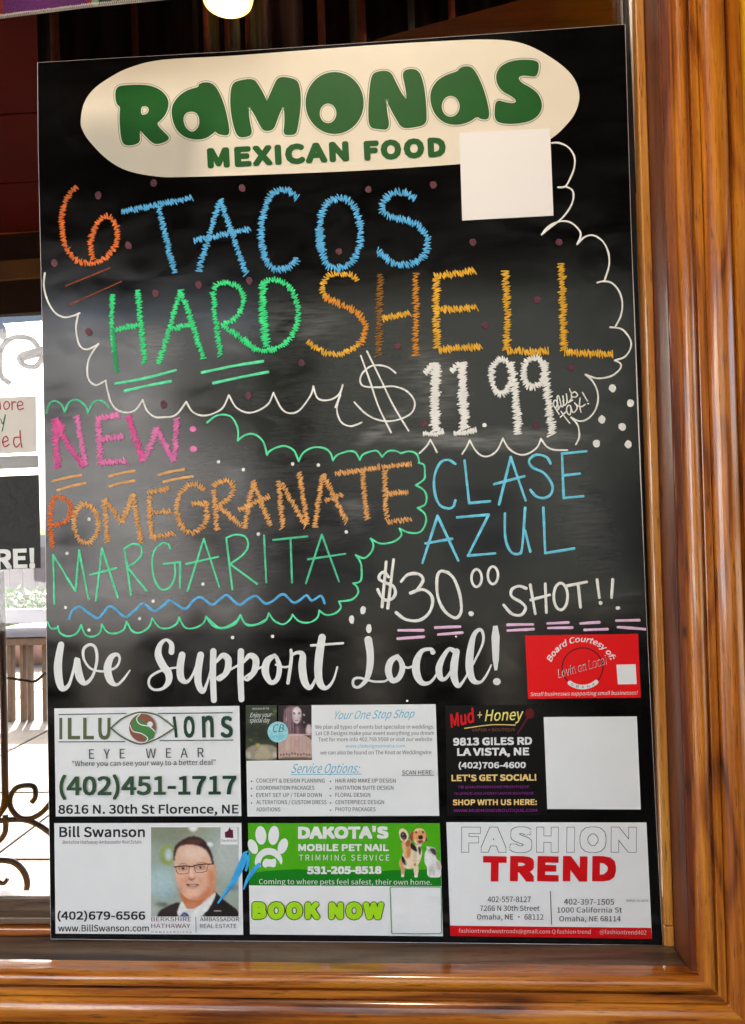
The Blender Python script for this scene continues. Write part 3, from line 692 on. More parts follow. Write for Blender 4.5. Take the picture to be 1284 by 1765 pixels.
def f(g):
    lines(g, I.P('115,525 97,720|147,515 122,725|125,590 105,570 88,580 85,600 110,615 145,630 155,660 140,685 110,690 90,670 78,645|180,610 210,580 255,578 275,605 245,650 220,660|220,660 275,645 315,680 305,740 260,778 200,775 158,745|385,572 350,566 335,600 340,680 370,740 415,768 440,740 435,670 410,600 380,570'), 5.2, I_wh)
    ring(g, I(507, 595), 22 * .3972, 38 * .3972, 4.4, I_wh); ring(g, I(578, 583), 22 * .3972, 38 * .3972, 4.4, I_wh); blob(g, I(483, 750), 4.6, 4.6, I_wh)
part('lettering', 'white price $30.00', f)
def f(g):
    lines(g, I.P('722,640 690,630 660,645 660,675 700,700 720,725 700,755 660,750 625,712|740,625 762,750|805,620 810,745|743,690 825,668|895,630 985,612|948,622 958,722|1030,602 1040,680|1098,602 1093,680'), 5.0, I_wh)
    ring(g, I(872, 675), 30 * .3972, 58 * .3972, 4.8, I_wh); blob(g, I(1045, 703), 3.6, 3.6, I_wh); blob(g, I(1120, 725), 4, 3.4, I_wh)
part('lettering', 'white word SHOT!!', f)
dashes(I, '168,822 275,822|165,858 278,850|328,810 435,806|340,840 445,832|642,798 752,796|642,823 754,817|815,792 905,788|818,812 922,810|958,792 1040,787|975,820 1075,817|1113,780 1212,778|1120,808 1180,812 1238,817', 4.6, I_lil, 'pale pink dash below the shot price')
# dots
def dots(ls, m, lab):
    for (c, x, y, rx, ry) in ls:
        g = Geo(); p = c(x, y); blob(g, p, rx, ry, m, n=12, rot=random.uniform(-.5, .2) if rx > 3 else 0, irr=.1); g.build('marker_dot', sign)
dots([(E2, x, y, 6.3, 7.0) for x, y in ((1087, 333), (1182, 413), (1032, 497), (1137, 537), (1003, 625), (1170, 630))], I_wh, '')
dots([(G, 853, 1193, 5, 7.5), (G, 790, 1245, 4.6, 7.5), (G, 885, 1295, 5, 7.5)], I_wh, '')
dots([(Fc, x, y, 3, 3) for x, y in ((1016, 404), (1154, 447), (300, 722), (178, 911), (930, 1081), (655, 1175), (170, 1210), (580, 1272), (1237, 804), (300, 1335))] + [(G, x, y, 3, 3) for x, y in ((463, 384), (606, 390), (760, 760), (352, 1338), (130, 1345))] + [(H, 290, 352, 2, 2), (H, 490, 88, 1.8, 1.8)], I_wh, '')
dots([(A, x, y, 5.5, 7) for x, y in ((350, 118), (658, 50), (1147, 77), (518, 395), (108, 493), (905, 612), (1187, 590), (668, 660), (297, 873), (1182, 1227), (712, 1275))] + [(B, x, y, 5.5, 6) for x, y in ((690, 85), (1050, 62), (1270, 378), (527, 428), (320, 1045), (850, 950), (25, 1225))] + [(Cc, x, y, 6, 6) for x, y in ((22, 315), (240, 632), (718, 633), (597, 952), (310, 1093))] + [(E2, x, y, 6, 6) for x, y in ((870, 226), (685, 530), (92, 522))], I_gh, '')
# printed headline
P_wh = mat('white_print', rgb(236, 236, 234, .95), .32, var=.04, vscale=60)
def f(g):
    w_ = []
    def V(c, t): w_.append([(*c(*[float(q) for q in p.split(',')[:2]]), float(p.split(',')[2]) * .4206) for p in t.split()])
    V(J, '60,98,26 52,140,30 47,190,34 52,245,32 66,278,24 92,262,14 112,200,12 125,158,22 128,190,30 138,235,32 160,256,18 190,225,12 207,160,12 200,110,12 176,98,12 152,118,12 155,160,10 185,198,9 240,207,9 285,190,10 300,158,10 290,138,14 265,150,24 250,195,32 262,245,28 288,262,12 315,240,10 342,203,6')
    V(J, '512,128,24 512,96,20 490,78,12 466,98,20 458,140,30 478,185,32 500,215,30 500,250,24 475,278,12 440,282,10 420,262,10 425,232,10 460,208,10 505,196,9 550,190,8')
    V(J, '556,140,28 548,190,30 552,235,28 575,250,16 600,220,10 628,140,10'); V(J, '632,140,28 622,200,30 622,255,28 640,290,20 660,250,10 684,160,8')
    V(J, '684,125,26 682,220,26 686,325,24'); V(J, '695,170,10 722,142,22 745,160,28 740,205,26 712,240,14 700,238,10|'.replace('|', '')); V(J, '700,232,8 745,205,9 790,180,9')
    V(J, '797,125,26 795,220,26 799,322,24'); V(J, '808,170,10 834,142,22 858,160,28 852,205,26 826,240,14 812,238,10'); V(J, '812,232,8 860,200,9 905,180,9')
    V(J, '935,142,16 905,165,28 897,210,30 918,252,20 945,240,20 955,195,22 945,155,16 935,142,14'); V(J, '940,180,9 975,190,9 1000,185,9')
    V(J, '1002,120,12 1003,160,14 990,255,14'); V(J, '1005,140,12 1030,130,14 1050,140,24 1048,190,32 1058,250,30 1080,275,18 1102,240,10 1112,190,8')
    V(J, '1130,68,30 1118,140,34 1114,215,32 1124,262,28 1148,275,16 1175,245,10 1192,190,8'); V(J, '1085,101,10 1215,92,10')
    V(H, '130,102,32 138,160,30 136,215,28 122,265,20 92,295,12 70,290,11 70,265,11 95,258,10 150,272,9 195,272,9 212,262,9')
    V(H, '250,168,16 222,190,26 212,230,28 228,268,22 255,258,22 270,220,24 262,185,18 248,168,14'); V(H, '250,182,8 285,215,9 312,210,9')
    V(H, '395,152,22 385,140,14 350,148,18 328,190,30 328,240,32 350,278,22 385,275,12 415,235,9 430,200,9')
    V(H, '485,150,22 462,140,16 438,170,20 420,215,28 425,255,24 445,262,14 472,225,12 495,165,14'); V(H, '492,150,26 482,205,32 482,255,30 498,290,20 520,270,10 560,200,9 598,120,10 600,75,12 585,60,14 562,85,20 548,150,30 545,220,32 560,268,24 590,275,12 615,245,9 634,205,6')
    for s3 in w_:
        c = catmull(s3, 7); stroke(g, [q[:2] for q in c], [max(q[2], .8) for q in c], P_wh, dome=.00006)
    p = [H(632, 45), H(670, 43), H(664, 226), H(642, 228)]; poly(g, [chaikin(p, 1)], P_wh); blob(g, H(657, 273), 6.8, 6.2, P_wh, irr=0)
part('lettering', 'large white brush script We Support Local!', f)

# ---- logo
P_cream = mat('cream_print', rgb(232, 220, 200), .3, var=.03, vscale=25); P_green = mat('dark_green_print', rgb(0, 84, 14), .5, var=.12, vscale=30)
P_gl = mat('green_outline_print', rgb(110, 130, 110), .35)
g = Geo(); oval = [(139, 209), (144, 180), (160, 155), (190, 133), (225, 116), (280, 103), (400, 96), (520, 87), (640, 78), (740, 72), (841, 68), (901, 75), (951, 100), (986, 130), (998.6, 163), (991, 195), (971, 221), (951, 238), (920, 256), (860, 277), (790, 283), (640, 293), (480, 300), (319, 305), (269, 304), (219, 294), (184, 274), (154.5, 244), (142, 224)]
poly(g, [catmull(oval, 5, True)], P_cream, -.0002); logo = g.build('logo_plate', sign)
Z1 = Crop(180, 100, .1869); Z2 = Crop(380, 100, .2181); Z3 = Crop(620, 80, .2648)
def el(c, x, y, rx, ry, n=36): return [c(x + rx * math.cos(2 * math.pi * i / n), y + ry * math.sin(2 * math.pi * i / n)) for i in range(n)]
def offset(lp, d):
    n = len(lp); A_ = sum(lp[i][0] * lp[(i + 1) % n][1] - lp[(i + 1) % n][0] * lp[i][1] for i in range(n)); s = 1 if A_ > 0 else -1
    o = []
    for i in range(n):
        t = Vector(lp[(i + 1) % n]) - Vector(lp[i - 1]); t.normalize(); o.append((lp[i][0] + t.y * d * s, lp[i][1] - t.x * d * s))
    return o
LET = [(Z1, '125,265 200,255 330,250 430,260 520,300 580,370 588,440 560,520 510,575 478,600 500,640 550,690 598,738 560,770 480,792 440,775 380,715 325,655 320,700 325,770 280,795 220,803 175,790 155,720 145,600 145,520 150,445 120,430 105,370 105,310', [Z1.P('335,445 395,442 415,478 395,518 335,530')[0]]),
       (Z1, '870,245 930,225 1000,240 1050,310 1100,430 1140,600 1150,705 1100,708 1045,695 1022,668 1000,690 930,740 830,750 730,720 660,650 625,540 625,450 670,370 760,300 875,272', [Z1.P('790,490 845,497 878,550 876,625 835,678 790,682 740,635 722,560 745,508')[0]]),
       (Z2, '95,205 150,180 260,165 300,220 340,290 365,352 390,300 420,230 455,155 530,155 605,178 625,240 632,330 625,430 605,560 590,600 540,605 500,600 510,520 510,430 498,370 470,420 440,500 420,555 385,572 340,570 310,520 270,440 225,378 218,400 225,500 250,600 200,622 140,622 110,550 85,430 80,300', []),
       (Z2, None, [el(Z2, 850, 437, 68, 80)]),
       (Z3, '90,175 150,160 200,168 230,230 270,310 312,358 300,260 278,170 320,148 380,155 410,230 425,330 432,430 430,505 350,525 275,530 240,470 200,400 170,322 170,400 195,540 120,535 65,525 58,430 65,300 75,220', []),
       (Z3, '650,145 690,130 735,140 780,220 820,330 848,470 790,472 765,450 710,490 630,510 550,495 490,440 462,360 465,290 500,230 560,190 640,165', [el(Z3, 592, 390, 60, 70)]),
       (Z3, '1155,95 1165,130 1150,195 1100,188 1050,185 1025,205 1050,240 1110,270 1160,310 1185,370 1175,430 1120,480 1030,500 930,500 885,480 880,420 890,350 950,368 1010,375 1025,350 990,320 930,290 895,240 890,180 920,130 980,100 1060,88', [])]
def f(g):
    for c, t, holes in LET:
        out = chaikin(c.P(t)[0], 2) if t else el(Z2, 902, 355, 225, 240, 48)
        hs = [chaikin(h, 1) if len(h) < 12 else h for h in holes]
        out = offset(out, 1.1); hs = [offset(h, -.5) for h in hs]
        poly(g, [out] + [h[::-1] for h in hs], P_green)
        stroke(g, offset(out, 2.6), 1.0, P_gl, dome=.00003, closed=True)
        for h in hs: stroke(g, offset(h, -2.4), .9, P_gl, dome=.00003, closed=True)
    text(g, 'MEXICAN', (358, 290.5), (602, 278), 35, P_green, spacing=1.06, fat=3.3, rnd=True)
    text(g, 'FOOD', (628, 277), (769, 270), 34, P_green, spacing=1.08, fat=3.3, rnd=True)
o = part('lettering', 'dark green lettering RAMONAS MEXICAN FOOD', f, logo)
g = Geo(); P_stk = mat('white_vinyl', rgb(240, 234, 230), .3)
def slabp(g, pts, m, th=.0009):
    y = BASEY[0] - .0012; a = [at(u, v, y) for u, v in pts]; b_ = [p + Vector((0, th, 0)) for p in a]; n = len(a)
    g.add(a + b_, [tuple(range(n))[::-1], tuple(range(n, 2 * n))] + [(i, (i + 1) % n, (i + 1) % n + n, i + n) for i in range(n)], m)
slabp(g, [(792, 229), (948, 221), (954, 371.5), (796.5, 380)], P_stk)
tag(g.build('sticker', sign), 'blank white square sticker over the right end of the oval logo')

# ---- flat printed pictures: a fine grid whose point colours hold the print
import numpy as np
def m_print():
    m = bpy.data.materials.new('colour_print'); m.use_nodes = True; N = m.node_tree; b = N.nodes['Principled BSDF']
    at_ = N.nodes.new('ShaderNodeAttribute'); at_.attribute_name = 'print_colour'; N.links.new(at_.outputs['Color'], b.inputs['Base Color']); b.inputs['Roughness'].default_value = .35; return m
M_print = m_print()
def pip(X, Y, poly_):
    ins = np.zeros(X.shape, bool); n = len(poly_)
    for i in range(n):
        x0, y0 = poly_[i]; x1, y1 = poly_[(i + 1) % n]
        if y0 == y1: continue
        c_ = ((Y >= min(y0, y1)) & (Y < max(y0, y1))) & (X < x0 + (Y - y0) * (x1 - x0) / (y1 - y0)); ins ^= c_
    return ins
def gblur(a, sg):
    if sg < .3: return a
    r = int(sg * 2.5) + 1; k = np.exp(-np.arange(-r, r + 1) ** 2 / (2 * sg * sg)); k /= k.sum()
    a = np.pad(a, r, mode='edge'); a = np.apply_along_axis(lambda v: np.convolve(v, k, 'same'), 0, a); a = np.apply_along_axis(lambda v: np.convolve(v, k, 'same'), 1, a)
    return a[r:-r, r:-r]
def picture(name, label, c, box, nx, layers, parent, cut=False, start=0, grain=.03, y=None):
    x0, y0, x1, y1 = box; cell = (x1 - x0) / nx; ny = int((y1 - y0) / cell) + 1
    X, Y = np.meshgrid(x0 + np.arange(nx + 1) * cell, y0 + (y1 - y0) * np.arange(ny + 1) / ny)
    img = np.zeros(X.shape + (3,)) + .5; cov = np.zeros(X.shape); rng = np.random.RandomState(3)
    for sh, colr, bl, al in layers:
        if isinstance(sh, str): pl_ = chaikin([tuple(float(q) for q in p.split(',')) for p in sh.split()], 2 if bl > 0 else 0); mk = pip(X, Y, pl_).astype(float)
        else: mk = (((X - sh[0]) / sh[2]) ** 2 + ((Y - sh[1]) / sh[3]) ** 2 < 1).astype(float)
        mk = gblur(mk, bl / cell) * al; cov = np.maximum(cov, mk)
        cl3 = np.array(rgb(*colr)[:3]); img = img * (1 - mk[..., None]) + cl3 * mk[..., None]
    nz = gblur(rng.rand(*X.shape), 1.0); nz = (nz - nz.mean()) / nz.std(); img = np.clip(img * (1 + grain * nz[..., None]), 0, .9)
    LAY[0] = start; yl = nexty() if y is None else y
    vs = [tuple(at(*c(X[j, i], Y[j, i]), yl)) for j in range(ny + 1) for i in range(nx + 1)]; W = nx + 1; fs = []
    for j in range(ny):
        for i in range(nx):
            if cut and cov[j:j + 2, i:i + 2].mean() < .5: continue
            a = j * W + i; fs.append((a, a + W, a + W + 1, a + 1))
    me = bpy.data.meshes.new(name); me.from_pydata(vs, [], fs); me.materials.append(M_print)
    ca = me.color_attributes.new('print_colour', 'FLOAT_COLOR', 'POINT'); buf = np.ones((len(vs), 4), np.float32); buf[:, :3] = img.reshape(-1, 3); ca.data.foreach_set('color', buf.ravel())
    o = bpy.data.objects.new(name, me); COL.objects.link(o); o.parent = parent; o['label'] = label; return o

# ---- advertising cards
P_card = mat('card_white', rgb(232, 234, 234), .35, var=.03, vscale=30); P_blk = mat('black_print', rgb(22, 22, 24), .4); P_dgn = mat('deep_green_print', rgb(18, 62, 40), .4)
P_ol = mat('olive_print', rgb(84, 98, 62), .4); P_brn = mat('russet_print', rgb(138, 82, 64), .4); P_gre = mat('leaf_green_print', rgb(66, 128, 62), .4); P_gry = mat('grey_print', rgb(70, 70, 78), .4)
P_cyn = mat('cyan_print', rgb(70, 178, 205), .4); P_red = mat('red_print', rgb(206, 10, 18), .4); P_crd = mat('bright_red_card', rgb(232, 10, 18), .35); P_mar = mat('maroon_print', rgb(90, 20, 48), .4)
P_lime = mat('lime_print', rgb(165, 222, 30), .4); P_gtop = mat('grass_green_print', rgb(76, 172, 12), .4); P_gdk = mat('mid_green_print', rgb(8, 124, 18), .4); P_plu = mat('purple_print', rgb(150, 50, 150), .4)
P_gold = mat('gold_print', rgb(240, 205, 130), .4); P_yel = mat('yellow_print', rgb(235, 225, 120), .4)
def card(name, label, pts, m):
    g = Geo(); poly(g, [pts], m, -.00018); o = g.build(name, sign); o['label'] = label; return o
def tl(c): return lambda g, s, x0, y0, x1, y1, h, m, **k: text(g, s, c(x0, y0), c(x1, y1), h * c.k, m, **k)
# 1 eye wear
c = Crop(85, 1210, .2648); T = tl(c)
cd1 = card('advert_card', 'white eye wear advert card with green phone number', c.P('32,42 1237,25 1250,742 42,745')[0], P_card)
def f(g):
    two = lambda a, b_: (lambda u: a if u < .5 else b_)
    for s, x0, x1 in (('I', 65, 84), ('L', 120, 200), ('L', 220, 290), ('U', 318, 398)): T(g, s, x0, 243, x1, 243, 140, P_ol, fat=1.1)
    for s, x0, x1, m_ in (('I', 818, 836, P_dgn), ('O', 875, 948, P_dgn), ('n', 995, 1072, P_dgn), ('S', 1115, 1195, P_dgn)): T(g, s, x0, 232, x1, 230, 138 if s != 'n' else 185, m_, fat=1.2)
    lines(g, c.P('62,82 500,75|62,260 490,258|708,75 1190,70|720,252 1195,248'), 1.7, P_gry, jit=0, dome=.00003)
    lines(g, c.P('400,170 470,110 560,72 620,68 700,85 760,125 815,168|400,170 470,225 560,268 620,270 700,240 760,205 815,168'), 2.6, P_ol, jit=0, dome=.00003)
    blob(g, c(607, 168), 88 * c.k, 92 * c.k, P_brn, 28, irr=0)
    poly(g, [c.P('560,95 535,140 545,180 590,205 620,230 630,262 675,235 690,190 670,150 620,130 580,110 590,80')[0]], P_gre)
    blob(g, c(655, 145), 5, 5, P_card, irr=0)
    lines(g, c.P('592,78 568,110 590,145 650,160 690,195|525,150 545,190 600,205 640,235 625,262'), 1.6, P_card, jit=0, dome=.00004)
    T(g, 'EYE WEAR', 258, 370, 1005, 360, 62, P_gry, spacing=1.5)
    T(g, '"Where you can see your way to a better deal"', 148, 418, 1082, 408, 33, P_blk)
    T(g, '(402)451-1717', 65, 608, 1218, 602, 122, P_dgn, fat=1.1, colfn=lambda u: P_ol2 if u < .62 else P_dgn)
    T(g, '8616 N. 30th St Florence, NE', 58, 728, 1232, 726, 58, P_blk, fat=.5)
P_ol2 = mat('moss_print', rgb(46, 78, 48), .4)
part('lettering', 'green and grey print of the eye wear advert', f, cd1)
# 2 event design
c = Crop(415, 1205, .2726); T = tl(c)
cd2 = card('advert_card', 'white event design advert card with cyan script and two small photographs', c.P('442,38 1232,32 1255,738 42,742 35,390 450,385')[0], P_card)
def f(g):
    T(g, 'Your One Stop Shop', 592, 128, 1100, 118, 52, P_cyn, shear=.5, bold=.006)
    for s, x0, x1, y in (('We plan all types of events but specialize in weddings.', 470, 1222, 188), ('Let CB Designs make your event everything you dream', 475, 1222, 228), ('Text for more info 402.769.9568 or visit our website', 490, 1210, 267), ('we can also be found on The Knot or Weddingwire', 503, 1205, 350)): T(g, s, x0, y, x1, y - 2, 24, P_gry)
    T(g, 'www.cbdesignsomaha.com', 662, 307, 1038, 305, 20, P_cyn)
    T(g, 'Service Options:', 318, 468, 755, 466, 58, P_cyn, shear=.5, bold=.008); lines(g, c.P('318,478 762,474'), 1.2, P_cyn, jit=0, dome=.00003)
    for s, x1, y in (('CONCEPT & DESIGN PLANNING', 530, 528), ('COORDINATION PACKAGES', 465, 573), ('EVENT SET UP / TEAR DOWN', 512, 619), ('ALTERATIONS / CUSTOM DRESS', 542, 664), ('ADDITIONS', 250, 710)): T(g, s, 98, y, x1, y, 25, P_blk, bold=.004)
    for s, x1, y in (('HAIR AND MAKE UP DESIGN', 980, 528), ('INVITATION SUITE DESIGN', 965, 573), ('FLORAL DESIGN', 818, 618), ('CENTERPIECE DESIGN', 906, 664), ('PHOTO PACKAGES', 852, 709)): T(g, s, 598, y, x1, y, 25, P_blk, bold=.004)
    for y in (520, 566, 611, 657): blob(g, c(68, y), 1.3, 1.3, P_blk, 8)
    for y in (520, 566, 611, 657, 702): blob(g, c(567, y), 1.3, 1.3, P_blk, 8)
    T(g, 'SCAN HERE:', 1020, 478, 1217, 476, 26, P_blk); lines(g, c.P('1018,484 1220,482'), .8, P_blk, jit=0, dome=.00003)
part('lettering', 'cyan and black print of the event design advert', f, cd2)
q = Crop(415, 1205, .10125)
rp = random.Random(5)
lay = [('85,105 635,105 635,1045 85,1045', (40, 54, 28), 0, 1)]
for i in range(46): lay.append(((rp.uniform(90, 630), rp.uniform(105, 700), rp.uniform(12, 45), rp.uniform(10, 30)), rp.choice([(78, 100, 48), (20, 30, 14), (110, 120, 70), (30, 44, 22)]), 10, .6))
lay += [('85,420 640,400 640,700 85,700', (14, 22, 12), 30, .85), ('85,780 640,770 640,1050 85,1050', (150, 142, 122), 10, 1), ('330,790 440,790 560,1045 180,1045', (182, 170, 142), 12, .8), ((290, 780, 40, 26), (200, 180, 60), 10, .8), ((130, 960, 45, 60), (200, 196, 180), 14, .7), ((580, 950, 50, 50), (206, 200, 184), 14, .7), ('85,1020 640,1020 640,1060 85,1060', (90, 84, 66), 8, .5)]
picture('picture', 'small printed garden aisle photograph', q, (85, 105, 612, 1042), 52, lay, cd2, start=0)
def f(g):
    T2 = tl(q); T2(g, 'Enjoy your', 155, 310, 530, 300, 75, P_card, shear=.4); T2(g, 'special day', 150, 400, 500, 395, 75, P_card, shear=.4); T2(g, 'DESIGNS BY CB', 200, 180, 480, 175, 30, P_card)
part('lettering', 'white script on the garden photograph', f, cd2, 20)
lay = [('600,60 1240,60 1240,1100 600,1100', (24, 8, 12), 0, 1), ('770,150 840,112 930,125 880,220 860,330 900,450 900,560 860,600 700,600 690,470 740,370 750,240', (128, 98, 104), 14, 1)]
for i in range(12): lay.append((f'{740+i*13},{150+i*3} {752+i*13},{150+i*3} {725+i*16},590 {706+i*16},590', rp.choice([(196, 170, 176), (60, 36, 42), (150, 120, 126)]), 5, .6))
lay += [('900,440 1000,430 1070,470 1100,600 870,600', (96, 66, 74), 16, .9), ('940,450 980,450 1000,600 950,600', (160, 130, 140), 10, .6), ('1020,160 1050,300 1030,440 1085,590 1060,600 1000,450 1010,330', (70, 44, 52), 10, .9),
  ('885,190 930,130 985,130 1025,190 1032,290 1005,380 955,430 905,390 868,300', (214, 198, 200), 7, 1), ((930, 210, 40, 50), (242, 234, 234), 18, .9), ((885, 330, 22, 60), (160, 130, 136), 14, .6), ((1005, 340, 20, 60), (140, 110, 118), 12, .6),
  ((908, 248, 26, 13), (40, 20, 26), 6, .95), ((990, 246, 26, 13), (40, 20, 26), 6, .95), ('880,222 935,218 935,226 882,232', (80, 54, 58), 4, .8), ('965,218 1020,222 1020,232 966,226', (80, 54, 58), 4, .8), ((950, 318, 16, 8), (140, 100, 108), 6, .8), ((948, 362, 32, 11), (120, 56, 70), 5, .9), ((945, 295, 8, 30), (240, 228, 228), 6, .7),
  ('1120,440 1190,420 1215,600 1100,600', (214, 190, 194), 10, 1), ((1075, 270, 12, 14), (220, 210, 210), 5, .9), ((1075, 395, 10, 14), (200, 190, 190), 5, .8),
  ('600,598 1240,598 1240,1100 600,1100', (198, 166, 156), 3, 1)]
for i in range(9): lay.append((f'{650+i*64},600 {678+i*64},600 {676+i*64},930 {652+i*64},930', rp.choice([(224, 196, 172), (176, 136, 136), (214, 190, 160), (160, 150, 140)]), 12, .7))
for i in range(11): lay.append(((680 + i * 49, 940 + rp.uniform(-12, 12), 16, 20), (40, 18, 16), 6, .85))
lay += [('600,985 1240,980 1240,1100 600,1100', (84, 76, 50), 10, .9), ('600,598 1240,594 1240,620 600,620', (216, 192, 190), 6, .8)]
picture('picture', 'small printed photograph of a long haired woman above a rose coloured hall', q, (640, 105, 1205, 1032), 56, lay, cd2, start=0)
def f(g):
    blob(g, q(632, 560), 176 * q.k, 178 * q.k, mat('pale_cyan_print', rgb(160, 222, 230), .4, var=.25, vscale=300), 30, irr=0)
    T2 = tl(q); T2(g, 'CB', 545, 560, 740, 560, 130, mat('teal_print', rgb(30, 100, 120), .4), shear=.3); T2(g, 'Designs', 495, 670, 770, 665, 75, P_cyn, shear=.3, bold=.01)
part('badge', 'round pale cyan badge lettered CB Designs', f, cd2, 40)
# 3 boutique
c = Crop(765, 1205, .2765); T = tl(c)
cd3 = card('advert_card', 'black boutique advert with a blank white square', c.P('10,40 612,36 622,112 645,722 20,728')[0], mat('black_card', (.004, .0035, .0035, 1), .28))
def f(g):
    T(g, 'Mud', 45, 180, 205, 140, 85, P_red, bold=.03, shear=.25); T(g, '+', 212, 130, 240, 128, 60, P_gold, shear=.2); T(g, 'Honey', 255, 138, 498, 128, 70, P_yel, bold=.012, shear=.25)
    lines(g, c.P('130,182 300,160 445,162'), 1.6, P_gold, jit=.1, dome=.00003)
    T(g, 'VAPOR + BOUTIQUE', 175, 202, 445, 198, 18, P_brn)
    blob(g, c(535, 90), 8, 9, mat('honey_dipper_print', rgb(96, 12, 22), .4)); lines(g, c.P('520,120 460,215'), 2.5, P_mar, jit=0, dome=.00003)
    T(g, '9813 GILES RD', 58, 290, 550, 284, 48, P_wh, fat=.8); T(g, 'LA VISTA, NE', 83, 354, 532, 350, 48, P_wh, fat=.8)
    T(g, '(402)706-4600', 92, 432, 510, 430, 38, P_wh, fat=.5)
    T(g, "LET'S GET SOCIAL!", 47, 512, 577, 508, 40, P_gold, fat=.6); T(g, 'SHOP WITH US HERE:', 55, 662, 580, 660, 36, P_gold, fat=.5)
    T(g, 'FB @MUDANDHONEYBOUTIQUE', 92, 556, 532, 554, 16, P_plu); T(g, 'IG @MUD.AND.HONEY.VAPOR.BOUTIQUE', 68, 596, 560, 594, 15, P_plu); T(g, 'WWW.MUDHONEYBOUTIQUE.COM', 62, 704, 580, 702, 18, P_plu)
part('lettering', 'white, gold and red print of the boutique advert', f, cd3)
g = Geo(); poly(g, [c.P('622,112 1203,108 1228,688 645,685')[0]], P_card, -.0003); tag(g.build('white_square', sign), 'blank white printed square beside the boutique advert')
# 4 estate agent
c = Crop(85, 1410, .2648); T = tl(c)
cd4 = card('advert_card', 'white estate agent advert card with a portrait of a man in a suit', c.P('32,33 1250,32 1262,760 40,752')[0], P_card)
def f(g):
    T(g, 'Bill Swanson', 65, 124, 622, 124, 66, P_blk, fat=.55); T(g, 'Berkshire Hathaway Ambassador Real Estate', 85, 168, 600, 166, 22, P_mar, shear=.25, bold=.006)
    T(g, '(402)679-6566', 53, 662, 624, 662, 54, P_blk, fat=.5); T(g, 'www.BillSwanson.com', 57, 738, 648, 738, 42, P_blk, bold=.014)
    T(g, 'BERKSHIRE', 663, 672, 923, 672, 28, P_mar, bold=.014); T(g, 'HATHAWAY', 663, 716, 918, 716, 28, P_mar, bold=.014); T(g, 'HOMESERVICES', 665, 748, 925, 748, 12, P_mar, bold=.01, spacing=1.3)
    lines(g, c.P('953,645 955,745'), 1, P_gry, jit=0, dome=.00003)
    T(g, 'AMBASSADOR', 980, 672, 1235, 672, 27, P_gry); T(g, 'REAL ESTATE', 980, 716, 1218, 716, 27, P_gry)
part('lettering', 'black and maroon print of the estate agent advert', f, cd4)
q = Crop(255, 1420, .1324)
